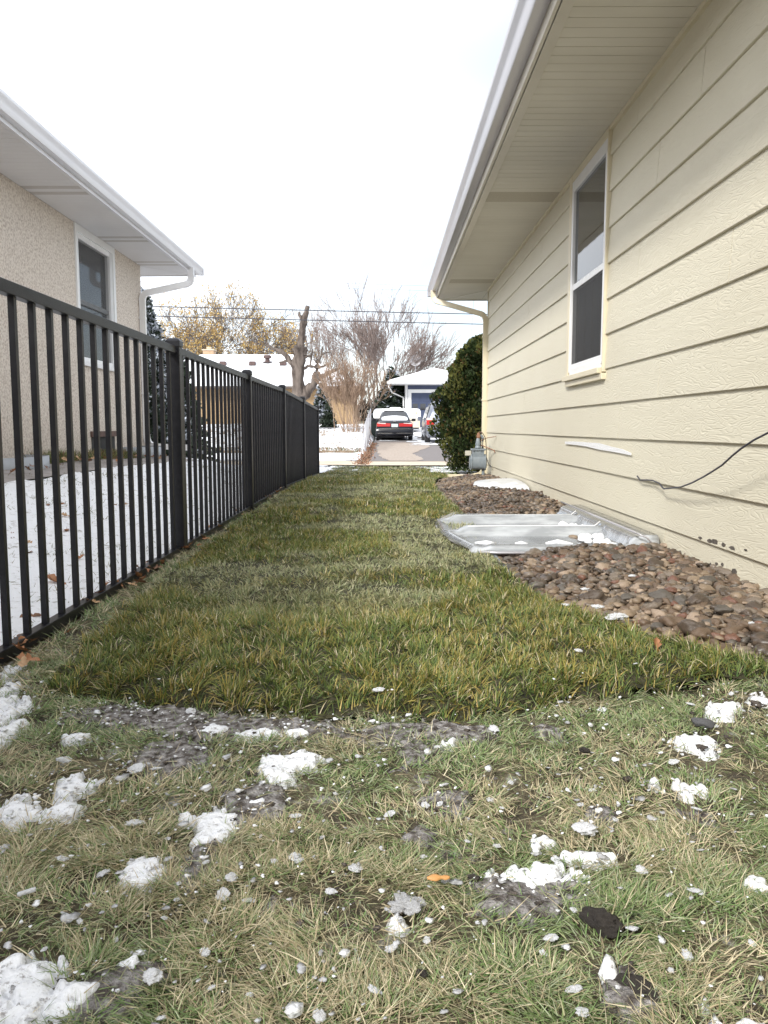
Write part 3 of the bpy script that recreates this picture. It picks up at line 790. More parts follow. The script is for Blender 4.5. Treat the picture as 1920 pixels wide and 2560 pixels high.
tag(o, 'tiny crumbs of snow and ice sprinkled through the foreground grass', 'snow crumbs', kind='stuff')
n = 1500
x = rng.uniform(-1.2, 1.3, n); y = 0.8 + 1.3 * rng.random(n) ** .8
k = (fbm(x, y, 4, 88, 3) > .46) & (sod_inside(x, y) < .5); x, y = x[k], y[k]; n = len(x)
r_ = rng.lognormal(-5.75, .5, n)
o = scatter('ice_flakes', [mesh_arrays(ico)], np.stack([x, y, G(x, y) + .010], -1), np.stack([r_, r_ * .8, r_ * .35], -1), M['grey_ice'])
tag(o, 'small dull grey flakes of ice lodged among the foreground blades', 'ice flakes', kind='stuff')
n = 1300
x = rng.uniform(-1.2, 1.3, n); y = 0.8 + 1.3 * rng.random(n) ** .8
k = ((soil_f(x, y) > .3) | (fbm(x, y, 5, 98, 3) > .60)) & (sod_inside(x, y) < .5); x, y = x[k], y[k]; n = len(x)
r_ = rng.lognormal(-5.6, .5, n)
o = scatter('soil_crumbs', [mesh_arrays(ico)], np.stack([x, y, G(x, y) + .006], -1), np.stack([r_, r_ * .8, r_ * .7], -1), M['soil'])
tag(o, 'dark crumbs of earth scattered over the bare foreground patches', 'soil crumbs', kind='stuff')

n = 5200
x = rng.uniform(-1.2, 1.3, n); y = 0.8 + 1.3 * rng.random(n) ** .8
k = (field(soil_e, x, y) > rng.uniform(.0, .9, n)) & (sod_inside(x, y) < .5) & (fbm(x, y, 9, 33, 2) > .45); x, y = x[k], y[k]; n = len(x)
r_ = rng.lognormal(-6.5, .55, n)
o = scatter('frost_powder', [mesh_arrays(ico)], np.stack([x, y, G(x, y) + .010], -1), np.stack([r_ * 1.3, r_, r_ * .5], -1), M['snow_clump'])
tag(o, 'white frost powder lying on the bare soil strip before the sod', 'frost', kind='stuff')
# river rocks
RC = [((0.105, 0.070, 0.045), (0.185, 0.128, 0.085)), ((0.055, 0.041, 0.030), (0.115, 0.084, 0.060)), ((0.185, 0.135, 0.088), (0.30, 0.225, 0.155)), ((0.13, 0.060, 0.040), (0.19, 0.098, 0.065)),
      ((0.066, 0.058, 0.048), (0.14, 0.12, 0.098)), ((0.13, 0.10, 0.076), (0.23, 0.185, 0.14)), ((0.28, 0.205, 0.14), (0.40, 0.31, 0.235))]
rock_m = [mat('river_rock_' + n_, c1, .38 if i % 2 else .5, c2, 30, bump=.25, bscale=60, spec=.5) for i, ((c1, c2), n_) in enumerate(zip(RC, ('brown', 'umber', 'tan', 'red', 'slate', 'taupe', 'sand')))]
SIXT = [0, 0, 1, 1, 2, 3, 4, 5, 5, 5, 6, 0, 0, 1]
rock_me = [lump_mesh('river_rock', rock_m[SIXT[i]], 3, .62, .55, 1.0, i + 20, True, .05) for i in range(14)]
lo_me = [mesh_arrays(lump_mesh('rk', rock_m[0], 2, .62, .55, 1.0, i + 20, True, .05)) for i in range(10)]
lo1_me = [mesh_arrays(lump_mesh('rk', rock_m[0], 1, .60, .38, .9, i + 20)) for i in range(10)]
def rock_z(x, y): return G(x, y) - 0.012 + 0.055 * smooth(x, edge_x(y) + .05, edge_x(y) + .45) + .02 * (vnoise(x, y, 5) - .5) + 0.03 * smooth(y, 8, 11)
pts = []
yy = 2.0
while yy < 11.75:
    st = 0.0265 if yy < 6 else 0.034
    xx = float(edge_x(yy)) + .02
    while xx < 1.55:
        pts.append((xx + random.uniform(-.4, .4) * st, yy + random.uniform(-.4, .4) * st, 0)); xx += st * 1.05
    yy += st * .92
for _ in range(5200):
    y_ = random.uniform(2.0, 11.7); x_ = random.uniform(float(edge_x(y_)) + .05, 1.53); pts.append((x_, y_, .016))
P3 = np.array(pts)
cov = (P3[:, 0] > .50) & (P3[:, 1] > 4.33) & (P3[:, 1] < 6.1)                       # under the cover only a thin layer
keep = ~(cov & (P3[:, 2] > 0))
keep &= ~((P3[:, 0] > 1.45) & (P3[:, 2] == 0) & (rng.random(len(P3)) < .2))
P3 = P3[keep]; cov = cov[keep]
P3[:, 2] = rock_z(P3[:, 0], P3[:, 1]) + P3[:, 2] + rng.uniform(-.006, .010, len(P3)) - np.where(cov, .035, 0)
n = len(P3)
sz = rng.lognormal(math.log(.0170), .34, n); sz = np.clip(sz, .010, .042)
S3 = np.stack([sz * rng.uniform(.95, 1.35, n), sz * rng.uniform(.8, 1.1, n), sz * rng.uniform(.8, 1.15, n)], -1)
dd = P3[:, 1]
inview = (P3[:, 0] / dd < 0.475) & ~cov
score = np.where(inview, sz / dd + (P3[:, 2] > 0.02) * .004, 0)
big = np.argsort(-score)[:300]
isbig = np.zeros(n, bool); isbig[big] = True
for i in big:
    k = int(rng.integers(0, 14))
    place('river_rock', rock_me[k], P3[i], S3[i], (rng.uniform(-.4, .4), rng.uniform(-.4, .4), rng.uniform(0, 6.28)),
          'rounded river rock in the near end of the stone bed by the beige wall', 'rock', 'larger river rocks in the near stone bed')
rest = np.where(~isbig)[0]
near_ = rest[P3[rest, 1] < 6.2]; far_ = rest[P3[rest, 1] >= 6.2]
def rock_mass(idx, srcs, nm, lb):
    mi = np.array([SIXT[q] for q in rng.integers(0, 14, len(idx))])
    dark = fbm(P3[idx, 0], P3[idx, 1], 1.7, 5, 2)
    mi = np.where((dark > .56) & (rng.random(len(idx)) < .6), 1, mi)
    mi = np.where((dark < .44) & (rng.random(len(idx)) < .5), 2, mi)
    o = scatter(nm, srcs, P3[idx], S3[idx], rock_m, mi)
    tag(o, lb, 'river rocks', kind='stuff')
rock_mass(near_, lo_me, 'river_rocks', 'mass of brown river rocks between the larger ones in the near bed')
rock_mass(far_, lo1_me, 'river_rocks', 'mass of brown river rocks in the far half of the bed')
# little snow on the rocks
for px, py, r in ((1365+128, 1519, .016), (1545, 1543, .024), (1530, 1548, .017), (1878, 1562, .012), (1580, 1442, .012), (1462, 1475, .012), (1415, 1515, .011)):
    x_, y_ = ground_at(px, py, .06)
    place('snow_clump', clump_me[random.randrange(6)], (x_, y_, .065), (r * 1.3, r, r * .55), (0, 0, random.uniform(0, 6)), 'small bit of white snow lying on the brown river rocks', 'snow clump', 'snow bits on the river rocks')
# edging strip
mb = MB()
pth = [(float(edge_x(y)) - .004, float(y), float(G(edge_x(y), y)) - .030) for y in np.concatenate([np.linspace(2.0, 3.6, 28), np.linspace(3.8, 12.0, 30)])]
mb.tube(pth, .5, prof=[(-.012, -.09), (.012, -.09), (.012, .05), (.022, .07), (.012, .092), (-.012, .092), (-.022, .07), (-.012, .05)], caps=True)
tag(mb.build('garden_edging', M['edging'], smooth=30), 'grey plastic edging between the sod and the river rocks', 'edging')

# ------------------------------------------------------------------ beige house (right)
XR, YC = 1.53, 11.87
house = thing('beige_house', 'beige lap sided house on the right with deep soffit and gutter', 'house', (4, 4, 0))
mb = MB(); mb.box(XR + .012, 9.5, -6, YC - .02, -.3, 2.70); mb.build('wall', M['gap_and_room_dark'], house)  # wall coloured near black, which paints shade into the siding joint gaps
courses = [-.069 + .2347 * i for i in range(12)]       # lower edge of each lap
joints = {0: [7.9, 4.3], 1: [10.9, 7.43, 2.6], 2: [10.2, 5.92, 2.2], 3: [9.5, 5.2], 4: [8.74, 4.47, 1.2], 5: [10.8, 5.9, 2.9], 6: [10.1, 3.6], 7: [9.33, 4.9], 8: [8.6, 3.2], 9: [10.6, 4.6, 1.5], 10: [7.9, 4.0], 11: [9.6, 5.0]}
WY0, WY1, WZ0 = 5.56, 6.68, 1.045                       # window casing opening
mb = MB()
jr = random.Random(3)
for i, z0 in enumerate(courses):
    z1 = min(z0 + .245, 2.70)
    cuts = sorted([-6, YC] + joints[i])
    segs = []
    for a_, b_ in zip(cuts[:-1], cuts[1:]):
        if z1 > WZ0 + .03 and i > 4:
            if a_ < WY0 and b_ > WY1: segs += [(a_, WY0), (WY1, b_)]
            elif a_ < WY1 and b_ > WY1 and a_ >= WY0: segs += [(WY1, b_)]
            elif a_ < WY0 and b_ > WY0: segs += [(a_, WY0)]
            elif a_ >= WY0 and b_ <= WY1: pass
            else: segs.append((a_, b_))
        else: segs.append((a_, b_))
    for a_, b_ in segs:
        if b_ - a_ < .05: continue
        # boards bow very slightly at their ends, as old hardboard does
        st = np.linspace(a_ + .0028, b_ - .0028, max(2, int((b_ - a_) / .6) + 1))
        prev = None
        ring = []
        for y_ in st:
            bow = .0035 * (mnoise.noise(Vector((y_ * .8, i * 3.3, 0)))) + .0
            zz = .003 * mnoise.noise(Vector((y_ * .5, i * 5.1, 4)))
            xo = XR - .019 + bow
            ring.append([(xo, y_, z0 + zz), (xo + .003, y_, z0 - .003 + zz), (XR + .011, y_, z0 - .003 + zz), (XR + .011, y_, z1), (XR - .004, y_, z1)])
        k = 5
        vs = [p for r in ring for p in r]
        fs = [(q * k + j, q * k + (j + 1) % k, (q + 1) * k + (j + 1) % k, (q + 1) * k + j) for q in range(len(ring) - 1) for j in range(k)]
        fs += [tuple(range(k - 1, -1, -1)), tuple((len(ring) - 1) * k + j for j in range(k))]
        mb.add(vs, fs)
mb.build('siding', M['siding'], house)
mb = MB(); mb.box(XR - .024, XR + .03, YC + .0005, YC + .022, -.1, 2.70); mb.box(XR + .03, 9.4, YC + .0005, YC + .014, -.1, 2.70); mb.build('end_wall', M['beige'], house)
# top trim under the soffit with a shadow gap
mb = MB(); mb.box(XR - .030, XR - .004, -6, WY0 - .002, 2.672, 2.699); mb.box(XR - .030, XR - .004, WY1 + .002, YC, 2.672, 2.699)
mb.build('frieze_trim', M['beige'], house)
# soffit panels (across), vents every 3.6 m
SX, SZ = .885, 2.70
mb = MB(); vd = {}
y_ = -5.9; q = 0
while y_ < 12.18:
    isv = any(abs(y_ + .05 - v) < .15 for v in (11.25, 7.2, 3.55, -.1))
    if isv:
        vk = round(y_ + .05)
        vd.setdefault(min((11.25, 7.2, 3.55, -.1), key=lambda v: abs(v - y_)), MB()).box(SX, XR - .001, y_ + .0005, y_ + .0999, SZ, SZ + .012)
    else: mb.box(SX, XR - .001, y_ + .002, y_ + .0985, SZ, SZ + .012)
    y_ += .1005
mb.box(SX, XR - .001, -5.9, 12.18, SZ + .004, SZ + .014) if False else None
# the far eave's soffit, mitred
y0_, y1_ = 12.19, 12.83
x_ = XR
k = 0
while x_ < 9.5:
    mb.add([(x_ + .002, YC + .03, SZ + .001), (x_ + .1, YC + .03, SZ + .001), (x_ + .1, y1_, SZ + .001), (x_ + .002, y1_, SZ + .001)], [(0, 1, 2, 3)])
    x_ += .3
mb.add([(SX, 12.2, SZ + .002), (SX, y1_, SZ + .002), (XR, y1_, SZ + .002), (XR, YC + .03, SZ + .002), (XR - .001, 12.2, SZ + .002)], [(0, 1, 2, 3, 4)])
mb.tube([(XR, YC + .02, SZ), (SX + .02, y1_, SZ)], .006, 4)
mb.build('soffit', M['soffit_r'], house); [b_.build('soffit_vent', M['soffit_vent'], house) for b_ in vd.values()]
mb = MB(); mb.box(SX + .001, 9.4, -5.9, 12.8, SZ + .0135, SZ + .03); mb.build('soffit_backing', M['gap_and_room_dark'], house)
# fascia lip: bright strip, then the fascia and K gutter
mb = MB(); mb.prism([(SX - .052, SZ - .020), (SX + .012, SZ - .008), (SX + .012, SZ + .006), (SX - .050, SZ + .001)], -6, 12.84)
mb.build('fascia_lip', M['fascia_r'], house)
mb = MB(); mb.box(SX - .075, SX - .056, -6, 12.86, SZ - .012, SZ + .17); mb.box(SX - .056, 9.5, 12.84, 12.86, SZ - .012, SZ + .17); mb.build('fascia', M['soffit_r'], house)
def gutter(name, parent, xin, zt, dirx, y0, y1, m, h=.125, w=.115):
    """K-style gutter: flat back, flat base, ogee front; open top"""
    pr = [(0, 0), (0, -h), (.58 * w, -h), (.64 * w, -h + .01), (.70 * w, -h * .62), (.80 * w, -h * .42), (.96 * w, -h * .26), (w, -h * .18), (w, 0), (.90 * w, 0), (.90 * w, -.010), (.955 * w, -.012), (.93 * w, -h * .22), (.76 * w, -h * .38), (.66 * w, -h * .58), (.59 * w, -h + .015), (.04 * w, -h + .006), (.03 * w, 0)]
    b = MB(); b.prism([(xin + dirx * p[0], zt + p[1]) for p in pr], y0, y1)
    b.box(min(xin, xin + dirx * w), max(xin, xin + dirx * w), y1, y1 + .004, zt - h, zt)
    return b.build(name, m, parent, smooth=35)
gutter('gutter', house, SX - .077, SZ + .195, -1, -6, 12.88, M['alum'], h=.135, w=.125)
mb = MB(); mb.prism([(12.862, SZ + .06), (12.94, SZ + .06), (12.985, SZ + .195), (12.862, SZ + .195)], SX - .2, 9.5, axis='x'); mb.build('end_gutter', M['alum'], house)
# roof
mb = MB()
mb.add([(SX - .12, -6.5, SZ + .16), (SX - .12, 12.9, SZ + .16), (5.2, 8.8, SZ + 1.7), (5.2, -3, SZ + 1.7), (9.6, -6.5, SZ + .16), (9.6, 12.9, SZ + .16),
        (SX - .12, -6.5, SZ + .13), (SX - .12, 12.9, SZ + .13), (9.6, 12.9, SZ + .13), (9.6, -6.5, SZ + .13)],
       [(0, 1, 2, 3), (1, 5, 2), (5, 4, 3, 2), (4, 0, 3), (6, 9, 8, 7), (0, 6, 7, 1), (1, 7, 8, 5), (5, 8, 9, 4), (4, 9, 6, 0)])
mb.build('roof', M['shingle_snow'], house)
# downspout: rectangular corrugated pipe with two elbows
def downspout(path, w, d, m, parent, name='downspout', up=(0, 1, 0), ribs=True):
    b = MB()
    pr = [(-w / 2, -d / 2), (-w / 4, -d / 2 * .86), (0, -d / 2), (w / 4, -d / 2 * .86), (w / 2, -d / 2), (w / 2 * .94, 0), (w / 2, d / 2), (w / 4, d / 2 * .86), (0, d / 2), (-w / 4, d / 2 * .86), (-w / 2, d / 2), (-w / 2 * .94, 0)]
    # round the elbows with short crimped steps
    P_ = [Vector(p) for p in path]; out = [P_[0]]; rr = [1.0]
    for i in range(1, len(P_) - 1):
        a_, b_, c_ = P_[i - 1], P_[i], P_[i + 1]
        L1 = min(.10, (b_ - a_).length * .45); L2 = min(.10, (c_ - b_).length * .45)
        s0 = b_ + (a_ - b_).normalized() * L1; s1 = b_ + (c_ - b_).normalized() * L2
        for q in range(11):
            t = q / 10
            out.append(s0 * (1 - t) ** 2 + b_ * 2 * t * (1 - t) + s1 * t * t); rr.append(1.06 if q % 2 else .97)
    out.append(P_[-1]); rr.append(1.0)
    b.tube(out, rr, prof=pr, up=up)
    o_ = b.build(name, m, parent, smooth=40)
    return o_
ds = downspout([(SX - .14, 12.42, SZ + .075), (SX - .14, 12.42, SZ - .07), (XR - .045, 11.92, SZ - .36), (XR - .045, 11.92, .02), (XR - .35, 12.05, -.055)], .072, .055, M['downspout_r'], house)
mb = MB()
for z_ in (2.02, 1.1): mb.box(XR - .088, XR - .002, 11.885, 11.955, z_, z_ + .025)
mb.build('strap', M['downspout_r'], ds)
# splash block lying under it
sb = MB()
sb.prism([(12.0, 0), (12.32, 0), (12.32, .05), (12.29, .05), (12.28, .02), (12.04, .02), (12.03, .05), (12.0, .05)], .96, 1.42, axis='x')
for q in range(5): sb.box(.97, 1.41, 12.06 + q * .045, 12.085 + q * .045, .02, .034)
o = sb.build('splash_block', M['downspout_r'])
o.location = (0, -.25, -.045)
tag(o, 'low ribbed cream splash block behind the gas meter', 'splash block')

# window of the beige house: casing > vinyl frame, sashes, glass, screen, curtain, sill
mb = MB()
cx0 = XR - .034
ZT = 2.698
mb.box(cx0, XR + .03, WY1 - .075, WY1, WZ0 + .04, ZT); mb.box(cx0, XR + .03, WY0, WY0 + .022, WZ0 + .04, ZT)
mb.box(cx0 + .002, XR + .03, WY0 + .022, WY1 - .075, ZT - .06, ZT)
win = mb.build('window', M['beige'], house, bevel=.003)
iy0, iy1, iz0, iz1 = WY0 + .022, WY1 - .075, WZ0 + .10, ZT - .06
mb = MB()
fx0, fx1 = XR - .030, XR + .03
mb.box(fx0, fx1, iy0 + .001, iy0 + .045, iz0 + .001, iz1 - .001); mb.box(fx0, fx1, iy1 - .055, iy1 - .001, iz0 + .001, iz1 - .001)
mb.box(fx0 + .001, fx1, iy0 + .045, iy1 - .055, iz1 - .085, iz1 - .001); mb.box(fx0 + .001, fx1, iy0 + .045, iy1 - .055, iz0 + .001, iz0 + .06)
mb.box(fx0 - .004, fx0 + .02, iy0 + .045, iy1 - .055, iz0 - .028, iz0 + .03)
mb.box(fx0 + .012, fx1, iy0 + .075, iy0 + .095, iz0 + .06, iz1 - .085)
mb.box(fx0 + .010, fx1, iy0 + .045, iy1 - .055, 1.79, 1.835)
mb.build('frame', M['vinyl'], win, bevel=.002)
mb = MB(); mb.box(fx0 + .022, fx0 + .030, iy0 + .045, iy1 - .055, 1.835, iz1 - .085); mb.build('pane', M['glass'], win)
mb = MB(); mb.box(fx0 + .060, fx0 + .064, iy0 + .045, iy1 - .055, iz0 + .06, 1.79)
mb.build('lower_pane', M['glass'], win)
mb = MB(); n = 70
ys = np.linspace(iy0 + .05, iy1 - .06, n)
vs = [(fx0 + .045 + .003 * math.sin(i * 1.15) + .004 * math.sin(i * .37), float(y), z) for z in (iz0 + .062, 1.788) for i, y in enumerate(ys)]
mb.add(vs, [(i, i + 1, n + i + 1, n + i) for i in range(n - 1)]); mb.build('curtain', M['curtain'], win, smooth=True, fix=False)
mb = MB(); mb.add([(fx0 + .014, iy0 + .045, iz0 + .06), (fx0 + .014, iy1 - .055, iz0 + .06), (fx0 + .014, iy1 - .055, 1.79), (fx0 + .014, iy0 + .045, 1.79)], [(0, 1, 2, 3)])
mb.build('screen', M['screen'], win)
mb = MB(); mb.box(XR - .062, XR + .02, WY0 + .03, WY1 + .012, WZ0 + .032, WZ0 + .072); mb.box(XR - .040, XR + .02, WY0 - .005, WY1 - .01, WZ0 - .012, WZ0 + .031)
mb.build('sill', M['beige'], win, bevel=.004)

# marks on the siding
def on_wall(px, py, X):
    a_ = (px - 960) / 2000; b_ = (1280 - py) / 2000
    c_, s_ = math.cos(PITCH), math.sin(PITCH)
    t = X / a_
    return (c_ + b_ * s_) * t, EYE + (-s_ + b_ * c_) * t
mb = MB()
st = [(1415, 1107), (1440, 1108), (1470, 1111), (1500, 1116), (1530, 1122), (1560, 1129), (1581, 1135)]
pts_ = [on_wall(*p, XR - .014) for p in st]
up_, dn_ = [], []
for i, (y_, z_) in enumerate(pts_):
    w = (.010, .014, .018, .020, .017, .014, .009)[i] * random.uniform(.85, 1.15)
    up_.append((XR - .0215, y_, z_ + w + .003 * math.sin(i * 3))); dn_.append((XR - .0215, y_, z_ - w))
vs = up_ + dn_; n = len(up_)
mb.add(vs, [(i, i + 1, n + i + 1, n + i) for i in range(n - 1)])
o = mb.build('caulk_smear', M['caulk'], house)
m_ = o.modifiers.new('solid', 'SOLIDIFY'); m_.thickness = .003; m_.offset = 0
for px, py, w, h in ((1753, 1345, 4, 5), (1776, 1353, 5, 7), (1790, 1355, 8, 9), (1812, 1363, 4, 8), (1834, 1371, 6, 6), (1867, 1375, 3, 5), (1774, 1412, 3, 6), (1790, 1410, 3, 5), (1804, 1412, 3, 8), (1786, 1426, 6, 7), (1834, 1431, 5, 12), (1834, 1445, 4, 8)):
    mb = MB()
    y_, z_ = on_wall(px, py, XR - .014)
    d = y_ / 2000 / .5
    k = 7; ph = random.random() * 6
    pl_ = [(y_ + d * w * 1.6 * math.cos(2 * math.pi * j / k) * random.uniform(.6, 1.2), z_ + d * .45 * h * math.sin(2 * math.pi * j / k) * random.uniform(.6, 1.2)) for j in range(k)]
    fr = ((z_ + .069) % .2347) / .245
    xs_ = XR - .019 + .015 * fr - .0015
    mb.add([(xs_, p[0], p[1]) for p in pl_] + [(xs_ + .004, p[0], p[1]) for p in pl_], [tuple(range(k)), tuple(range(2 * k - 1, k - 1, -1))] + [(j, (j + 1) % k, k + (j + 1) % k, k + j) for j in range(k)])
    mb.build('paint_chip', M['chip'], house)

# loose cable
cp = [(1593, 1190, .012), (1600, 1200, .012), (1618, 1200, .016), (1632, 1201, .02), (1648, 1208, .03), (1655, 1217, .035), (1659, 1222, .035), (1668, 1221, .04), (1701, 1218, .055), (1730, 1207, .07), (1759, 1192, .085), (1782, 1178, .095), (1805, 1163, .105), (1830, 1140, .115), (1852, 1122, .12), (1885, 1100, .12), (1920, 1082, .12), (2000, 1045, .11), (2150, 1000, .06), (2300, 990, .02)]
P_ = []
for px, py, off in cp:
    y_, z_ = on_wall(px, py, XR - .02 - off); P_.append((XR - .02 - off, y_, z_))
mb = MB(); mb.tube(P_, .0042, 8)
tag(mb.build('cable', M['cable'], smooth=True), 'dark blue coax cable hanging loose off the beige siding', 'cable')

# ------------------------------------------------------------------ window well covers
def gz(x, y): return float(G(x, y))
def well_cover():
    """clear sheet with three long troughs between ridges, upturned back, chamfered front"""
    xs_ = np.array([.355, .385, .44, .50, .60, .80, 1.0, 1.2, 1.30, 1.34, 1.355, 1.372, 1.44, 1.50])
    ys_ = np.linspace(4.28, 6.16, 150)
    V = []
    for x_ in xs_:
        for y_ in ys_:
            t = (y_ - 4.28) / (6.16 - 4.28)
            ph = (t * 3) % 1.0
            # trough profile: narrow ridge at each multiple of 1/3, flat valley between
            d = min(ph, 1 - ph)
            rid = 1 - min(1, max(0, ((ph if ph < .5 else (1 - ph) * 3.2) - .02) / .13))
            edge = float(smooth(min(t, 1 - t), 0, .035))
            h = .010 + .066 * rid
            if x_ > 1.33: h = .062 + .028 * float(smooth(x_, 1.33, 1.40)) if x_ > 1.345 else .5 * h + .03
            if x_ < .50: h = .012 + (h - .012) * float(smooth(x_, .36, .50)) + .025 * float(smooth(.44 - x_, 0, .04)) * float(smooth(x_, .35, .38))
            h = h * edge + .0 * (1 - edge)
            # front edge: chamfered pentagon-like nose
            nose = .50 + (x_ - .355) / 1.145
            xx = x_
            cham = .20 * max(0, abs(t - .62) / .62 - .35) ** 1.2 if t < .62 else .24 * max(0, (t - .62) / .38 - .2) ** 1.1
            f = 1 - float(smooth(x_, .36, .75))
            xx = x_ + cham * f
            V.append((xx, y_, .028 + h))
    nx, ny = len(xs_), len(ys_)
    b = MB()
    b.add(V, [(i * ny + j, (i + 1) * ny + j, (i + 1) * ny + j + 1, i * ny + j + 1) for i in range(nx - 1) for j in range(ny - 1)])
    return b
t_ = thing('window_well_cover', 'large clear ribbed plastic window well cover across the river rocks', 'window well cover', (1, 5.2, .03))
o = well_cover().build('shell', M['plastic'], t_, smooth=35)
m_ = o.modifiers.new('solid', 'SOLIDIFY'); m_.thickness = .004
mb = MB()
mb.tube([(1.50, 4.27, .030), (.62, 4.27, .030), (.50, 4.30, .030), (.40, 4.75, .032), (.355, 5.40, .034), (.40, 5.9, .034), (.50, 6.16, .034), (1.50, 6.16, .034)], .008, 6)
mb.tube([(1.365, 4.30, .135), (1.365, 6.14, .135)], .006, 6)
mb.tube([(1.50, 4.28, .030), (1.42, 4.28, .11), (1.365, 4.29, .135)], .005, 6)
mb.build('rim', M['alum'], t_, smooth=True)
for t3 in (1 / 3, 2 / 3):
    y_ = 4.28 + 1.88 * t3
    mb = MB(); mb.tube([(.46, y_, .060), (.52, y_, .096), (.8, y_, .100), (1.30, y_, .100), (1.335, y_, .128)], .004, 6); mb.build('ridge', M['vinyl'], t_, smooth=True)
mb = MB()
for ya, yb, za, xa in ((4.40, 4.80, .048, 1.22), (5.02, 5.40, .048, 1.27)):
    for q in range(16):
        me = None
        cx_, cy_, r_ = xa + random.uniform(-.06, .09), random.uniform(ya, yb), random.uniform(.012, .034)
        v, f = mesh_arrays(clump_me[q % 6]) if False else (None, None)
        mb.lathe([(0, r_ * .8), (r_ * .5, r_ * .62), (r_ * .9, r_ * .2), (r_, -.005)], (cx_, cy_, za), 9)
mb.build('snow_heap', M['snow_clump'], t_, smooth=True)['kind'] = 'stuff'
mb = MB()
for y_, z_ in ((4.52, .050), (5.15, .050), (5.80, .050)):
    x_ = .52
    while x_ < 1.2:
        L_ = random.uniform(.05, .25)
        w = random.uniform(.008, .02)
        mb.tube([(x_, y_ + random.uniform(-.03, .03), z_ - .003), (x_ + L_ * .5, y_ + random.uniform(-.03, .03), z_), (x_ + L_, y_ + random.uniform(-.03, .03), z_ - .003)], [w * .4, w, w * .3], 6)
        x_ += L_ + random.uniform(.02, .16)
mb.build('snow_line', M['snow_clump'], t_, smooth=True)['kind'] = 'stuff'
# small far cover: half-round frosted bubble
t_ = thing('window_well_cover', 'small frosted half round window well cover near the gas meter', 'window well cover', (1.2, 9, .03))
mb = MB()
n = 26; rings = [(1.0, 0.0), (1.0, .035), (.96, .055), (.7, .075), (.35, .085), (0.02, .088)]
vs = []
for rr_, z_ in rings:
    for k in range(n + 1):
        a_ = math.pi / 2 + math.pi * k / n
        vs.append((1.50 + .50 * rr_ * math.cos(a_), 8.95 + .72 * rr_ * math.sin(a_), .035 + z_))
mb.add(vs, [(i * (n + 1) + k, i * (n + 1) + k + 1, (i + 1) * (n + 1) + k + 1, (i + 1) * (n + 1) + k) for i in range(len(rings) - 1) for k in range(n)])
M['frosted'] = mat('frosted_plastic', (0.60, 0.61, 0.62), .35, (0.70, 0.71, 0.72), 9)
mb.build('dome', M['frosted'], t_, smooth=40)
mb = MB()
for q in range(14):
    a_ = random.uniform(.2, 1); r_ = random.uniform(.03, .07)
    mb.lathe([(0, r_ * .4), (r_ * .6, r_ * .3), (r_, -.01)], (1.50 - random.uniform(.05, .33), 8.95 - random.uniform(.25, .55), .095), 9)
mb.build('snow_heap', M['snow_clump'], t_, smooth=True)

# ------------------------------------------------------------------ gas meter
gm = thing('gas_meter', 'grey gas meter with rusty pipe at the far corner of the beige house', 'gas meter', (1.34, 11.3, .05))
GX, GY, GZ = 1.325, 11.3, .115
mb = MB()
# lower diaphragm case: squat rounded drum, axis across, narrower upper box with flange
pr = []
for k in range(24):
    a_ = 2 * math.pi * k / 24
    pr.append((GY + .085 * math.copysign(abs(math.cos(a_)) ** .7, math.cos(a_)), GZ + .105 + .105 * math.copysign(abs(math.sin(a_)) ** .7, math.sin(a_))))
mb.prism(pr, GX - .092, GX + .092, axis='x')
for s_ in (-1, 1):
    cy_, cz_ = GY, GZ + .105
    mb.prism([(cy_ + (p[0] - cy_) * 1.10, cz_ + (p[1] - cz_) * 1.10) for p in pr], GX + s_ * .095 - .012, GX + s_ * .095 + .012, axis='x')
    mb.prism([(cy_ + (p[0] - cy_) * .8, cz_ + (p[1] - cz_) * .8) for p in pr], GX + s_ * .107 - .0, GX + s_ * .118, axis='x')
mb.prism([(GX - .080, GZ + .18), (GX + .080, GZ + .18), (GX + .082, GZ + .275), (GX - .082, GZ + .275)], GY - .07, GY + .07)
mb.build('body', M['meter_grey'], gm, smooth=40, bevel=.004)
mb = MB(); mb.box(GX - .098, GX + .098, GY - .085, GY + .085, GZ + .272, GZ + .298)
for dx in (-.075, -.025, .03, .075): mb.lathe([(.008, 0), (.008, .016)], (GX + dx, GY - .09, GZ + .27), 8, 'z')
mb.build('flange', M['meter_grey'], gm, bevel=.004)
mb = MB(); mb.box(GX - .185, GX - .10, GY - .05, GY - .02, GZ + .20, GZ + .268); mb.build('index_box', M['plate'], gm, bevel=.004)
mb = MB()
mb.lathe([(.030, .298), (.046, .31), (.034, .335), (.040, .36), (.028, .42), (.020, .445)], (GX - .0, GY, GZ), 14)
mb.build('regulator', M['meter_grey'], gm, smooth=30)
mb = MB(); mb.lathe([(.020, .44), (.028, .45), (.028, .485), (.020, .495), (.017, .52)], (GX + .005, GY, GZ), 10)
mb.tube([(GX + .005, GY, GZ + .51), (GX + .02, GY, GZ + .525), (GX + .055, GY, GZ + .515)], .011, 8)
mb.build('rusty_fitting', M['rust'], gm, smooth=40)
mb = MB(); mb.tube([(GX + .065, GY + .01, GZ + .29), (GX + .068, GY + .01, GZ + .44), (GX + .05, GY + .01, GZ + .475), (GX + .02, GY + .01, GZ + .475)], .019, 10)
mb.build('pipe', M['meter_grey'], gm, smooth=40); mb = MB()
mb.tube([(GX + .075, GY, GZ + .0), (GX + .075, GY, GZ - .10), (GX + .075, GY, GZ - .16)], [.022, .02, .02], 10)
mb.build('pipe', M['meter_grey'], gm, smooth=40)
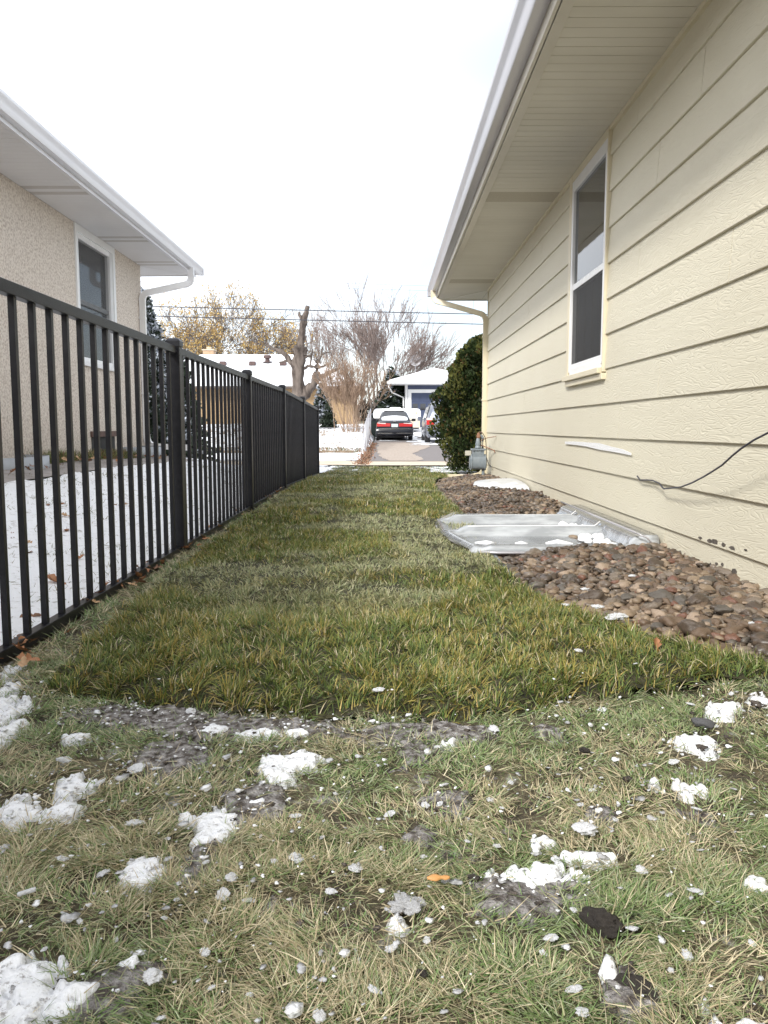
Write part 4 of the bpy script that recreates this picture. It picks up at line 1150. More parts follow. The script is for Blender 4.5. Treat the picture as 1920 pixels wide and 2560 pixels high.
mb = MB(); mb.tube([(GX + .01, GY - .02, GZ + .525), (GX + .06, GY - .02, GZ + .515), (GX + .10, GY - .03, GZ + .44), (GX + .112, GY - .03, GZ + .30), (GX + .11, GY - .05, GZ + .18), (GX + .135, GY - .1, GZ + .09), (GX + .16, GY - .2, GZ + .05)], .0055, 7)
mb.build('hose', M['black_rubber'], gm, smooth=True)
mb = MB(); mb.tube([(GX + .02, GY, GZ + .40), (GX + .10, GY - .2, GZ + .45), (XR - .02, GY - .45, GZ + .47)], .005, 6); mb.tube([(GX + .03, GY, GZ + .35), (GX + .12, GY - .2, GZ + .31), (XR - .03, GY - .4, GZ + .28), (XR - .025, GY - .42, GZ + .25)], .007, 6)
mb.build('bracket_rod', M['rust'], gm, smooth=True)

# ------------------------------------------------------------------ stucco house (left)
XL, YL = -3.6, 12.12
sh = thing('stucco_house', 'tan stucco house on the left with white soffit and gutter', 'house', (-6, 6, .3))
LW0, LW1, LWB, LZ = 9.62, 10.88, 1.50, 3.08
mb = MB()
mb.box(-12, XL, -6, LW0, 0, LZ - .001); mb.box(-12, XL, LW1, YL, 0, LZ - .001); mb.box(-12, XL, LW0, LW1, 0, LWB); mb.box(-12, XL - .12, LW0, LW1, LWB, LZ - .001)
wl_ = mb.build('wall', M['stucco'], sh)
# soffit
mb = MB(); vd = {}
LX = -3.0
y_ = -5.9
while y_ < 12.4:
    isv = any(abs(y_ + .15 - v) < .16 for v in (12.05, 10.35, 8.3, 6.35, 4.3, 2.3))
    for q in range(3):
        (vd.setdefault((round(y_, 2), q), MB()) if (isv and q != 1) else mb).box(XL + .001, LX, y_ + q * .1 + .0015, y_ + q * .1 + .0985, LZ, LZ + .012)
    y_ += .3
mb.box(XL + .001, LX, y_, 12.88, LZ, LZ + .012)
mb.box(-12, XL, YL + .001, 12.88, LZ, LZ + .012)
mb.tube([(XL, YL, LZ), (LX, 12.86, LZ)], .005, 4)
mb.build('soffit', M['soffit_l'], sh); [b_.build('soffit_vent', M['soffit_l_vent'], sh) for b_ in vd.values()]
mb = MB(); mb.box(-12, LX - .002, -5.9, 12.87, LZ + .014, LZ + .03); mb.build('soffit_backing', M['gap_and_room_dark'], sh)
mb = MB(); mb.prism([(LX + .045, LZ - .022), (LX - .012, LZ - .008), (LX - .012, LZ + .004), (LX + .045, LZ + .001)], -6, 12.90); mb.build('fascia_lip', M['alum_l'], sh)
mb = MB(); mb.box(LX + .02, LX + .04, -6, 12.9, LZ, LZ + .12); mb.box(-12, LX + .02, 12.88, 12.9, LZ - .01, LZ + .12); mb.build('fascia', M['soffit_l'], sh)
gutter('gutter', sh, LX + .042, LZ + .135, 1, -6, 13.0, M['alum_l'], h=.115, w=.105)
mb = MB(); mb.prism([(12.902, LZ + .02), (12.96, LZ + .02), (12.998, LZ + .135), (12.902, LZ + .135)], -12, LX + .04, axis='x'); mb.build('end_gutter', M['alum_l'], sh)
mb = MB()
mb.add([(LX + .08, -6.5, LZ + .10), (LX + .08, 12.95, LZ + .10), (-7.5, 8.5, LZ + 1.7), (-7.5, -3, LZ + 1.7), (-12.5, -6.5, LZ + .10), (-12.5, 12.95, LZ + .10),
        (LX + .08, -6.5, LZ + .07), (LX + .08, 12.95, LZ + .07), (-12.5, 12.95, LZ + .07), (-12.5, -6.5, LZ + .07)],
       [(0, 1, 2, 3), (1, 5, 2), (5, 4, 3, 2), (4, 0, 3), (6, 9, 8, 7), (0, 6, 7, 1), (1, 7, 8, 5), (5, 8, 9, 4), (4, 9, 6, 0)])
mb.build('roof', M['shingle_snow'], sh)
ds = downspout([(LX + .085, 12.40, LZ + .03), (LX + .085, 12.40, LZ - .20), (XL + .05, 12.02, LZ - .42), (XL + .05, 12.02, .52), (XL + .10, 12.08, .43), (XL + .62, 12.3, .40)], .085, .065, M['downspout_l'], sh)
mb = MB()
for z_ in (2.3, 1.2): mb.box(XL - .0, XL + .093, 11.975, 12.065, z_, z_ + .025)
mb.build('strap', M['downspout_l'], ds)
# window
mb = MB()
zt = LZ - .003
mb.box(XL - .03, XL + .022, LW0 - .055, LW0 + .02, LWB - .05, zt); mb.box(XL - .03, XL + .022, LW1 - .02, LW1 + .055, LWB - .05, zt)
mb.box(XL - .03, XL + .020, LW0 + .02, LW1 - .02, zt - .09, zt); mb.box(XL - .03, XL + .034, LW0 + .02, LW1 - .02, LWB - .055, LWB - .001)
lw = mb.build('window', M['white_paint'], sh, bevel=.004)
mb = MB()
for (a_, b_, c_, d_, x1_) in ((LW0 + .021, LW0 + .07, LWB, zt - .091, 0.0), (LW1 - .11, LW1 - .021, LWB, zt - .091, 0.0), (LW0 + .07, LW1 - .11, zt - .15, zt - .091, -.002), (LW0 + .07, LW1 - .11, LWB, LWB + .05, -.002)):
    mb.box(XL - .08, XL + x1_, a_, b_, c_, d_)
for k in range(3): mb.box(XL + .0005, XL + .006, LW1 - .105 + k * .03, LW1 - .093 + k * .03, LWB + .01, zt - .1)
mb.build('frame', M['vinyl'], lw)
mb = MB()
mb.box(XL - .07, XL - .03, LW0 + .07, LW1 - .11, 2.18, 2.235)
mb.build('meeting_rail', mat('grey_rail', (.25, .25, .25), .5, (.3, .3, .3), 5), lw)
for z0_, z1_ in ((LWB + .05, 2.18), (2.235, zt - .15)):
    mb = MB(); mb.box(XL - .066, XL - .060, LW0 + .07, LW1 - .11, z0_, z1_); mb.build('pane', M['dark_glass'], lw)
mb = MB(); mb.add([(XL - .026, LW0 + .07, LWB + .05), (XL - .026, LW1 - .11, LWB + .05), (XL - .026, LW1 - .11, zt - .15), (XL - .026, LW0 + .07, zt - .15)], [(0, 1, 2, 3)])
mb.build('screen', mesh_mat('dark_screen', (.05, .05, .05), .35), lw)
# basement hatches low on the wall
mb = MB()
for ya, yb, z0_, z1_ in ((9.85, 10.75, .36, .66), (6.55, 7.45, .36, .66)):
    mb.box(XL + .001, XL + .03, ya, yb, z1_ - .07, z1_)
bw = mb.build('basement_window', mat('red_brown_trim', (.10, .06, .05), .8, (.16, .10, .08), 20), sh)
for ya, yb, z0_, z1_ in ((9.88, 10.72, .36, .59), (6.58, 7.42, .36, .59)):
    mb = MB(); mb.box(XL + .0005, XL + .008, ya, yb, z0_, z1_); mb.build('pane', M['gap_and_room_dark'], bw)
# metal well rims standing at the wall
for i, (yc, hh) in enumerate(((11.45, .5), (7.35, .55))):
    mb = MB(); n = 18
    pp = [(XL + .46 * math.sin(math.pi * k / n) ** .7, yc - hh * math.cos(math.pi * k / n)) for k in range(n + 1)]
    vs = [(p[0], p[1], z_) for z_ in (.22, .44) for p in pp]
    mb.add(vs, [(k, k + 1, n + 2 + k, n + 1 + k) for k in range(n)])
    o = mb.build('window_well', mat('galvanised', (.30, .32, .34), .5, (.38, .40, .42), 6), smooth=True)
    m_ = o.modifiers.new('solid', 'SOLIDIFY'); m_.thickness = .012
    tag(o, ('galvanised window well rim by the white downspout of the stucco house', 'galvanised window well rim at the near end of the stucco wall')[i], 'window well')
# concrete path by the left wall
o = sheet('path', np.arange(-3.38, -2.85, .05), np.arange(0, 12.6, .1), .022, M['grey_concrete'], 'narrow concrete walk along the stucco house')

# weeds and leaves at the foot of the stucco wall
n = 15000
x = rng.uniform(-3.58, -3.34, n); y = rng.uniform(6.3, 12.6, n)
k = (fbm(x, y, 1.2, 91, 2) > .34) & (y > 7.9)
x, y = x[k], y[k]; n = len(x)
V, F, c = blades('b', x, y, G(x, y) - .02, rng.uniform(.06, .20, n), .016, rng.uniform(0, 6.28, n), rng.uniform(.3, 1.2, n), rng.uniform(0, .6, n), pick(np.array([(0.16, .20, .06), (.22, .24, .09), (.10, .13, .05), (.30, .22, .12), (.26, .16, .09)]), n), 2)
o = np_mesh('ground_cover', V, F, M['blade'], c)
tag(o, 'weedy ground cover and litter along the foot of the stucco wall', 'ground cover', kind='stuff')

def leaf_mesh(name, m, kind, seed):
    r = random.Random(seed)
    b = MB()
    if kind == 'oak':
        out = []
        for s_ in (1, -1):
            pts_ = [(0.0, 0.02), (.10, .10), (.17, .26), (.12, .34), (.24, .48), (.30, .58), (.16, .62), (.24, .78), (.16, .86), (.08, .92), (0.0, 1.0)]
            out.append([(s_ * p[0] * r.uniform(.85, 1.2), p[1]) for p in pts_])
        vs = [];
        mid = [(0, p[1]) for p in out[0]]
        rows = [out[1], [(p[0] * .5, p[1]) for p in out[1]], mid, [(p[0] * .5, p[1]) for p in out[0]], out[0]]
        cu = r.uniform(.5, 1.3); cl_ = r.uniform(-.5, .7)
        for row in rows:
            for (x_, y_) in row: vs.append((x_, y_ - .5, cu * x_ * x_ * 1.6 + cl_ * (y_ - .5) ** 2 * .6 + .04 * math.sin(9 * y_ + 7 * x_)))
        n_ = len(mid)
        b.add(vs, [(a_ * n_ + j, a_ * n_ + j + 1, (a_ + 1) * n_ + j + 1, (a_ + 1) * n_ + j) for a_ in range(4) for j in range(n_ - 1)])
        b.tube([(0, -.72, .03), (0, -.5, .01), (0, -.2, .02)], .012, 4)
    me_o = b.build(name, m, smooth=True, fix=False)
    me = me_o.data; bpy.data.objects.remove(me_o)
    return me
leaf_m = [mat('dry_leaf_rust', (.30, .13, .055), .7, (.42, .20, .10), 4), mat('dry_leaf_tan', (.42, .26, .14), .7, (.52, .34, .20), 4), mat('dry_leaf_brown', (.16, .085, .05), .7, (.26, .14, .08), 4)]
leaf_me = [leaf_mesh('leaf', leaf_m[i % 3], 'oak', i) for i in range(7)]
def put_leaf(x_, y_, s_, label, group, zo=.02, tilt=.4):
    i = random.randrange(7)
    return place('leaf', leaf_me[i], (x_, y_, gz(x_, y_) + zo), (s_, s_, s_), (random.uniform(-tilt, tilt), random.uniform(-tilt, tilt), random.uniform(0, 6.3)), label, 'leaf', group)
# leaves on the yard snow: seen positions in the photo, on the yard surface
def yard_at(px, py):
    z_ = 0
    for _ in range(12):
        x_, y_ = ground_at(px, py, z_); z_ = gz(x_, y_) + .01
    return x_, y_
for px, py, s_ in ((138, 1458, .10), (75, 1550, .07), (290, 1468, .07), (72, 1362, .06), (24, 1295, .045), (25, 1237, .05), (162, 1222, .06), (164, 1287, .06), (288, 1264, .05), (312, 1200, .05), (284, 1180, .05), (118, 1200, .05), (150, 1197, .05),
                   (72, 1386, .05), (200, 1398, .05), (366, 1418, .06), (8, 1195, .06), (30, 1193, .06), (65, 1195, .06), (18, 1248, .03), (224, 1227, .05), (262, 1470, .05), (48, 1603, .05), (490, 1192, .06), (545, 1230, .05)):
    x_, y_ = yard_at(px, py)
    put_leaf(x_, y_, s_ * 1.2, 'curled brown dry leaf lying on the yard snow behind the black fence', 'dry leaves on the yard snow')
for k in range(44):
    y_ = random.choice([random.uniform(2.2, 5), random.uniform(2.2, 9)])
    put_leaf(random.uniform(-1.20, -1.03 if y_ < 3 else -1.06), y_, random.uniform(.035, .075), 'dry brown leaf caught along the bottom rail of the black fence', 'leaves caught along the fence', .03, .7)
for k in range(46):
    y_ = random.uniform(6.0, 12.4)
    put_leaf(random.uniform(-3.5, -3.0), y_, random.uniform(.06, .11), 'dry brown leaf in the litter along the stucco wall', 'leaves along the stucco wall', .06, .8)
# orange leaf curl in the foreground, brown leaf in the grass at right
cx, cy, rx, ry = ellipse('B', 235, 972, 50, 20)
mb = MB()
n = 14; vs = []
for i in range(n + 1):
    t = i / n
    w = .42 * (1 - .55 * math.exp(-((t - .62) / .14) ** 2)) * math.sin(math.pi * min(max(t, .03), .97)) ** .5
    for s_ in (-1, -.5, 0, .5, 1): vs.append(((t - .5) * 2, s_ * w, .12 * (1 - s_ * s_) + .05 * math.sin(5 * t)))
mb.add(vs, [(i * 5 + j, i * 5 + j + 1, (i + 1) * 5 + j + 1, (i + 1) * 5 + j) for i in range(n) for j in range(4)])
o = mb.build('leaf', mat('orange_leaf', (.52, .24, .07), .5, (.62, .34, .13), 60), smooth=True)
m_ = o.modifiers.new('solid', 'SOLIDIFY'); m_.thickness = .06
o.location = (cx, cy, .022); o.scale = (rx,) * 3; o.rotation_euler = (.35, 0, .1)
tag(o, 'bright orange hourglass shaped leaf alone in the foreground grass', 'leaf')
x_, y_ = ground_at(1640, 1625, .04)
place('leaf', leaf_me[0], (x_, y_, .055), (.05, .05, .05), (1.2, .2, .4), 'upright rust brown leaf stuck in the sod by the rock bed', 'leaf')

# ------------------------------------------------------------------ black fence
XF = -1.16
PY = [-.24, 2.13, 4.50, 6.87, 9.22, 11.47, 13.95]
def ftop(y): return float(np.interp(y, [0, 9.2, 11.5, 14], [1.148, 1.146, 1.10, 1.04]))
def fbot(y): return float(np.interp(y, [0, 9.2, 11.5, 14], [.002, .0, -.05, -.125]))
fence = thing('metal_fence', 'long black metal picket fence between the two yards', 'fence', (XF, 6, 0))
pk = None
for i in range(6):
    a_, b_ = PY[i] + .036, PY[i + 1] - .036
    mb = MB()
    for y0_, y1_ in ((a_, b_),):
        z0_, z1_ = ftop(y0_), ftop(y1_)
        mb.add([(XF - .019, y0_, z0_ - .040), (XF + .019, y0_, z0_ - .040), (XF + .019, y0_, z0_), (XF - .019, y0_, z0_), (XF - .019, y1_, z1_ - .040), (XF + .019, y1_, z1_ - .040), (XF + .019, y1_, z1_), (XF - .019, y1_, z1_)],
               [(0, 1, 2, 3), (7, 6, 5, 4), (0, 4, 5, 1), (1, 5, 6, 2), (2, 6, 7, 3), (3, 7, 4, 0)])
    mb.build('top_rail', M['black_metal'], fence, bevel=.002)
    mb = MB(); z0_, z1_ = fbot(a_), fbot(b_)
    mb.add([(XF - .019, a_, z0_ - .004), (XF + .019, a_, z0_ - .004), (XF + .019, a_, z0_ + .034), (XF - .019, a_, z0_ + .034), (XF - .019, b_, z1_ - .004), (XF + .019, b_, z1_ - .004), (XF + .019, b_, z1_ + .034), (XF - .019, b_, z1_ + .034)],
           [(0, 1, 2, 3), (7, 6, 5, 4), (0, 4, 5, 1), (1, 5, 6, 2), (2, 6, 7, 3), (3, 7, 4, 0)])
    mb.build('bottom_rail', M['black_metal'], fence, bevel=.002)
    n = 16 if i else 10
    for k in range(n):
        y_ = PY[i] + (k + 1) * (PY[i + 1] - PY[i]) / (n + 1)
        zt_, zb_ = ftop(y_) - .030, fbot(y_) + .025
        if pk is None:
            mb = MB(); mb.box(-.0100, .0100, -.0095, .0095, 0, 1); pk = mb.build('picket', M['black_metal'], fence); o = pk
        else:
            o = pk.copy(); C.objects.link(o)
        o.parent = fence; o.matrix_parent_inverse = Matrix.Identity(4)
        o.location = (0, y_ - 6, zb_); o.scale = (1, 1, zt_ - zb_)
for i, y_ in enumerate(PY):
    zt_ = ftop(y_) + .028
    mb = MB(); mb.box(XF - .034, XF + .034, y_ - .034, y_ + .034, -.25, zt_)
    p = mb.build('post', M['black_metal'], fence, bevel=.004)
    mb = MB()
    s_ = .039
    def ring(s, z): return [(XF - s, y_ - s, z), (XF + s, y_ - s, z), (XF + s, y_ + s, z), (XF - s, y_ + s, z)]
    vs = ring(s_, zt_ - .028) + ring(s_, zt_ + .002) + ring(s_ * .78, zt_ + .012) + ring(s_ * .5, zt_ + .018)
    fs = [(3, 2, 1, 0), (12, 13, 14, 15)]
    for r in range(3): fs += [(r * 4 + j, r * 4 + (j + 1) % 4, r * 4 + 4 + (j + 1) % 4, r * 4 + 4 + j) for j in range(4)]
    mb.add(vs, fs); mb.build('cap', M['black_metal'], p)
    mb = MB()
    for s2 in (-1, 1):
        mb.box(XF - .026, XF + .026, y_ + s2 * .035 - .004 + s2 * .004, y_ + s2 * .035 + .004 + s2 * .004, ftop(y_) - .052, ftop(y_) - .004)
        mb.lathe([(.006, -.003), (.006, .004)], (XF + .022, y_ + s2 * .046, ftop(y_) - .03), 8, 'x')
    mb.build('bracket', M['black_metal'], p)

# ------------------------------------------------------------------ plants
M['leafy'] = attr_mat('evergreen_sprays', 0.6, 0.15, .25)
def sprays(P, N_, S, col, droop=0.0):
    """small quads (leaf clumps) standing on points P facing roughly N_"""
    n = len(P)
    a_ = rng.normal(0, 1, (n, 3)); a_ -= (a_ * N_).sum(1)[:, None] * N_
    a_ /= np.linalg.norm(a_, axis=1)[:, None] + 1e-9
    up = N_ * 0.6 + rng.normal(0, .45, (n, 3)) + np.array([0, 0, .5 - droop]); up /= np.linalg.norm(up, axis=1)[:, None]
    s = S[:, None]
    V = np.stack([P - a_ * s * .12, P + up * s * .5 - a_ * s * .38, P + up * s * 1.1, P + up * s * .5 + a_ * s * .38], 1).reshape(-1, 3)
    F = np.arange(4 * n).reshape(-1, 4)
    return V, F, np.repeat(col, 4, 0)

# evergreen shrub (arborvitae) beyond the corner of the beige house
sb_ = thing('evergreen_shrub', 'tall rounded evergreen shrub behind the beige downspout', 'shrub', (1.95, 14.6, -.13))
n = 52000
bx, by, bz0, bh = 1.99, 14.6, -.08, 2.40
t = rng.random(n) ** .85; ph = rng.uniform(0, 6.28, n)
rad = 1.0 * np.sqrt(np.clip(1 - ((t - .30) / .72) ** 2, 0, 1)) * np.where(t < .30, .80 + .20 * smooth(t, 0, .3), 1)
lobes = fbm(ph * 1.6, t * 5.5, 1.7, 13, 3) - .5
rad = rad * (1 + .75 * lobes) 
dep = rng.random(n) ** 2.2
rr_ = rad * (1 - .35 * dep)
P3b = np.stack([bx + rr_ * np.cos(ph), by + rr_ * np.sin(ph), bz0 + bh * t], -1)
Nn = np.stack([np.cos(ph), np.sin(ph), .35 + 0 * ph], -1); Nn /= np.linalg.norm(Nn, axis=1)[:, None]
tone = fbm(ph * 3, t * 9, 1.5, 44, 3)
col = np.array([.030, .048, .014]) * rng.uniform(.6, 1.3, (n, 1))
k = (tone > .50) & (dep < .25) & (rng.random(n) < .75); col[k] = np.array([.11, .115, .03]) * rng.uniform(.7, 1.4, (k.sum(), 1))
k = rng.random(n) < .05; col[k] = np.array([.12, .075, .03])
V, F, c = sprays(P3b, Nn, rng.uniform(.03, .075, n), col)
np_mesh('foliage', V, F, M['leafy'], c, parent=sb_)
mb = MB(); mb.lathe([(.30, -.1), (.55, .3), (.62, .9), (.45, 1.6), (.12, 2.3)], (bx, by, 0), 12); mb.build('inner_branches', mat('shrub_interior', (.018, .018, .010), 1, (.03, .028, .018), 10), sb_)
mb = MB(); mb.tube([(bx, by, -.3), (bx, by, .3)], .06, 8); mb.build('stem', M['bark_dark'], sb_)

def conifer(name, label, x_, y_, z_, h, r_, n, frost, base=.0, size=.09, power=1.0, group=None, dark=1.0):
    t_ = thing(name, label, 'tree', (x_, y_, z_), group=group)
    t = 1 - np.sqrt(rng.random(n)) if power == 1 else rng.random(n)
    t = base + (1 - base) * t
    ph = rng.uniform(0, 6.28, n)
    tier = (t * h / .32) % 1.0
    rad = r_ * (1.02 - t) * (1.0 - .38 * tier) * (1 + .45 * (fbm(ph * 2, np.floor(t * h / .32) * 1.7, 1.9, 3, 2) - .5) * 2)
    f = rng.random(n) ** .55
    P = np.stack([x_ + rad * f * np.cos(ph), y_ + rad * f * np.sin(ph), z_ + h * t - .12 * f * rad], -1)
    Nn = np.stack([np.cos(ph), np.sin(ph), -.15 + 0 * ph], -1); Nn /= np.linalg.norm(Nn, axis=1)[:, None]
    col = np.array([.028, .040, .026]) * dark * rng.uniform(.6, 1.5, (n, 1))
    k = (rng.random(n) < frost) & (f > .55); col[k] = np.array([.42, .45, .50]) * rng.uniform(.6, 1.3, (k.sum(), 1))
    V, F, c = sprays(P, Nn, rng.uniform(.6, 1.3, n) * size, col, .45)
    np_mesh('foliage', V, F, M['leafy'], c, parent=t_)
    mb = MB(); mb.tube([(x_, y_, z_ - .1), (x_, y_, z_ + h * .95)], [r_ * .07 + .02, .01], 7); mb.build('trunk', M['bark_dark'], t_)
    return t_
conifer('spruce_tree', 'frosted blue spruce rising just behind the white downspout', -5.15, 17.6, -.05, 3.75, 1.20, 24000, .55, size=.095)
conifer('arborvitae', 'dark columnar arborvitae behind the fence beyond the stucco house', -4.55, 15.2, -.05, 2.15, .62, 9000, .04, size=.10)
conifer('arborvitae', 'dark bushy evergreen seen through the second fence panel', -4.6, 18.0, -.08, 2.7, .85, 9000, .10, size=.11, dark=1.6)
conifer('spruce_tree', 'small snow dusted spruce beside the pollarded trunk', -3.05, 39.5, .70, 2.3, .75, 4000, .40, size=.15)
conifer('spruce_tree', 'dark snowy spruce at the left corner of the blue garage', .55, 53, .6, 4.0, 2.0, 7000, .22, size=.30)
conifer('juniper', 'little green juniper in front of the tan brick house', -2.35, 34, .60, 1.15, .45, 1600, .05, size=.12)
conifer('juniper', 'low frosted juniper on the near yard snow by the fence end', -2.85, 20.4, -.15, .42, .62, 1500, .30, size=.10)

# bare branching ------------------------------------------------
class Twigs:
    def __init__(s): s.a = []; s.b = []; s.ra = []; s.rb = []; s.tips = []
    def seg(s, a_, b_, ra, rb): s.a.append(a_); s.b.append(b_); s.ra.append(ra); s.rb.append(rb)
    def mesh(s, name, m, parent, k=4, cut=None):
        A = np.array(s.a); B = np.array(s.b); RA = np.array(s.ra); RB = np.array(s.rb)
        if cut is not None:
            A, B, RA, RB = A[cut(RA)], B[cut(RA)], RA[cut(RA)], RB[cut(RA)]
        D = B - A; D /= np.linalg.norm(D, axis=1)[:, None] + 1e-9
        ref = np.where(np.abs(D[:, 2:3]) > .9, np.array([[1., 0, 0]]), np.array([[0, 0, 1.]]))
        U = np.cross(D, ref); U /= np.linalg.norm(U, axis=1)[:, None]; W_ = np.cross(D, U)
        V = []
        for Pt, Rt in ((A, RA), (B, RB)):
            for j in range(k):
                a_ = 2 * math.pi * j / k
                V.append(Pt + (U * math.cos(a_) + W_ * math.sin(a_)) * Rt[:, None])
        V = np.stack(V, 1).reshape(-1, 3)
        b = np.arange(len(A))[:, None] * 2 * k
        F = np.stack([np.concatenate([b + j, b + (j + 1) % k, b + k + (j + 1) % k, b + k + j], 1) for j in range(k)], 1).reshape(-1, 4)
        return np_mesh(name, V, F, m, parent=parent, smooth=k > 4)
def grow(T, p, d, L_, r_, depth, maxd, spread=.45, up=.12, nchild=(2, 3), shrink=.74, wander=.12, rs=None, minr=.008, pull=None):
    rs = rs or random
    ns = 3
    for i in range(ns):
        d = (d + Vector((rs.gauss(0, wander), rs.gauss(0, wander), rs.gauss(0, wander) + up * .3))).normalized()
        if pull is not None: d = (d + pull * .05).normalized()
        q = p + d * (L_ / ns)
        r2 = max(r_ * (1 - .28 / ns * (i + 1) * .9), minr)
        T.seg(tuple(p), tuple(q), max(r_, minr), r2)
        p, r_ = q, r2
        if depth >= 2 and i < ns - 1 and rs.random() < .55 and depth < maxd:
            sd = (d + Vector((rs.gauss(0, spread), rs.gauss(0, spread), rs.gauss(0, spread) + up))).normalized()
            grow(T, p, sd, L_ * shrink * .8, r_ * .55, depth + 1, maxd, spread, up, nchild, shrink, wander, rs, minr, pull)
    if depth >= maxd:
        T.tips.append(tuple(p)); return
    n_ = rs.randint(*nchild)
    for _ in range(n_):
        sd = (d + Vector((rs.gauss(0, spread), rs.gauss(0, spread), rs.gauss(0, spread * .8) + up))).normalized()
        grow(T, p, sd, L_ * shrink * rs.uniform(.8, 1.15), r_ * (.72 if n_ == 2 else .62), depth + 1, maxd, spread, up, nchild, shrink, wander, rs, minr, pull)

def bare_tree(name, label, base, stems, L_, r0, maxd, m, group=None, seed=1, trunk=0, lean=(0, 0), spread=.36, tw=None, up=.16, minr=.012, shrink=.76):
    rs = random.Random(seed)
    t_ = thing(name, label, 'tree', base, group=group)
    T = Twigs()
    p = Vector(base)
    if trunk:
        T.seg(tuple(p - Vector((0, 0, .2))), tuple(p + Vector((0, 0, trunk))), r0 * 1.5, r0 * 1.25); p = p + Vector((0, 0, trunk))
    for i in range(stems):
        a_ = 2 * math.pi * i / stems + rs.uniform(-.3, .3)
        tl = rs.uniform(.15, .75)
        d = Vector((math.cos(a_) * tl + lean[0], math.sin(a_) * tl * .8 + lean[1], 1)).normalized()
        grow(T, p + Vector((d.x, d.y, 0)) * r0 * .5, d, L_ * rs.uniform(.85, 1.1), r0 * rs.uniform(.7, 1), 1, maxd, spread, up, (2, 3), shrink, .10, rs, minr)
    T.mesh('trunk', m, t_, 6, cut=lambda r: r > minr * 2.2)
    T.mesh('twigs', tw or m, t_, 3, cut=lambda r: r <= minr * 2.2)
    return t_, T

# big vase-shaped bare tree, and hazy bare trees beyond
bare_tree('bare_tree', 'large leafless vase shaped tree rising behind the blue garage', (-.6, 62, .8), 10, 2.55, .13, 6, M['bark_dark'], seed=5, lean=(.30, 0), tw=M['twig_grey'], minr=.012, spread=.21, up=.07, trunk=.6, shrink=.79)
bare_tree('bare_tree', 'pale leafless tree behind the upper limb of the pollarded trunk', (-6.6, 68, .9), 6, 3.1, .15, 5, M['twig_grey'], seed=9, tw=M['twig_grey'], minr=.013, spread=.34, trunk=1)
bare_tree('bare_tree', 'leafless tree filling the gap left of the large bare tree', (-3.6, 66, .9), 5, 2.4, .10, 5, M['twig_grey'], seed=12, tw=M['twig_grey'], minr=.013, spread=.36, trunk=.5)
bare_tree('bare_tree', 'low distant leafless tree above the grey roof at right', (6.6, 90, 1.5), 6, 2.2, .12, 5, M['twig_grey'], seed=14, tw=M['twig_grey'], minr=.016, spread=.4, trunk=.5)
# tan multi-stem bush
rs = random.Random(4)
t_ = thing('bare_bush', 'tall tan leafless bush of many thin stems on the snowy mound', 'bush', (-1.35, 32.5, .45))
T = Twigs()
for i in range(44):
    a_ = rs.uniform(0, 6.28); tl = abs(rs.gauss(0, .36))
    b0 = Vector((-1.25 + rs.gauss(0, .28), 32.6 + rs.gauss(0, .3), .42))
    d = Vector((math.cos(a_) * tl, math.sin(a_) * tl * .6, 1)).normalized()
    grow(T, b0, d, rs.uniform(.8, 1.4), rs.uniform(.010, .020), 1, 5, .27, .10, (2, 3), .64, .08, rs, .005)
T.mesh('twigs', M['twig_tan'], t_, 3)

# yellow-leaved trees
M['yellow_leaf'] = attr_mat('yellow_leaves', .6, .35)
t_, T = bare_tree('yellow_tree', 'broad tree with sparse golden leaves behind the snowy roof', (-13.6, 66, .9), 8, 3.15, .17, 6, M['bark_dark'], seed=21, tw=M['bark_dark'], spread=.40, up=.05, minr=.014, trunk=.8, shrink=.78)
tips = np.array(T.tips)
P = tips[rng.integers(0, len(tips), 11000)] + rng.normal(0, .16, (11000, 3))
dens = vnoise(P[:, 0] * .7, P[:, 2] * .7, 1, 4)
low = smooth(P[:, 2], 12.5, 7)
P = P[(dens + .45 * low > .50)]
n = len(P)
Nn = rng.normal(0, 1, (n, 3)); Nn /= np.linalg.norm(Nn, axis=1)[:, None]
V, F, c = sprays(P, Nn, rng.uniform(.10, .19, n), pick(np.array([(.56, .38, .12), (.64, .47, .18), (.48, .33, .13), (.54, .34, .13)]), n))
np_mesh('foliage', V, F, M['yellow_leaf'], c, parent=t_)

# pollarded tree
pt = thing('pollarded_tree', 'thick grey pollarded tree trunk with sawn limbs before the snowy roof', 'tree', (-3.95, 36.5, .6))
def far_at(px, py, Y):
    a_ = (px - 960) / 2000; b_ = (1280 - py) / 2000
    c_, s_ = math.cos(PITCH), math.sin(PITCH)
    t = Y / (c_ + b_ * s_)
    return Vector((a_ * t, Y, EYE + (-s_ + b_ * c_) * t))
Z2 = .3134
def z2(x_, y_, Y=36.5): return far_at(340 + x_ * Z2, 640 + y_ * Z2, Y)
mb = MB()
u = .3134 * 36.5 / 2000
mb.tube([z2(1285, 1260), z2(1288, 1180), z2(1290, 1100), z2(1291, 1040), z2(1292, 980), z2(1294, 930), z2(1298, 880), z2(1299, 840), z2(1300, 800), z2(1306, 760), z2(1312, 722)], [70 * u, 64 * u, 55 * u, 48 * u, 45 * u, 50 * u, 43 * u, 50 * u, 42 * u, 48 * u, 54 * u], 14)
tk = []
for q, v_ in enumerate(mb.v):
    nn_ = mnoise.fractal(Vector(v_) * 2.6, .9, 2.0, 4)
    cxn = mnoise.noise(Vector((v_[2] * 1.6, 3, 1))) * .03
    tk.append((v_[0] + cxn + nn_ * .10, v_[1] + nn_ * .1, v_[2] + nn_ * .08))
mb.v = tk
mb.build('trunk', M['bark_grey'], pt, smooth=50)
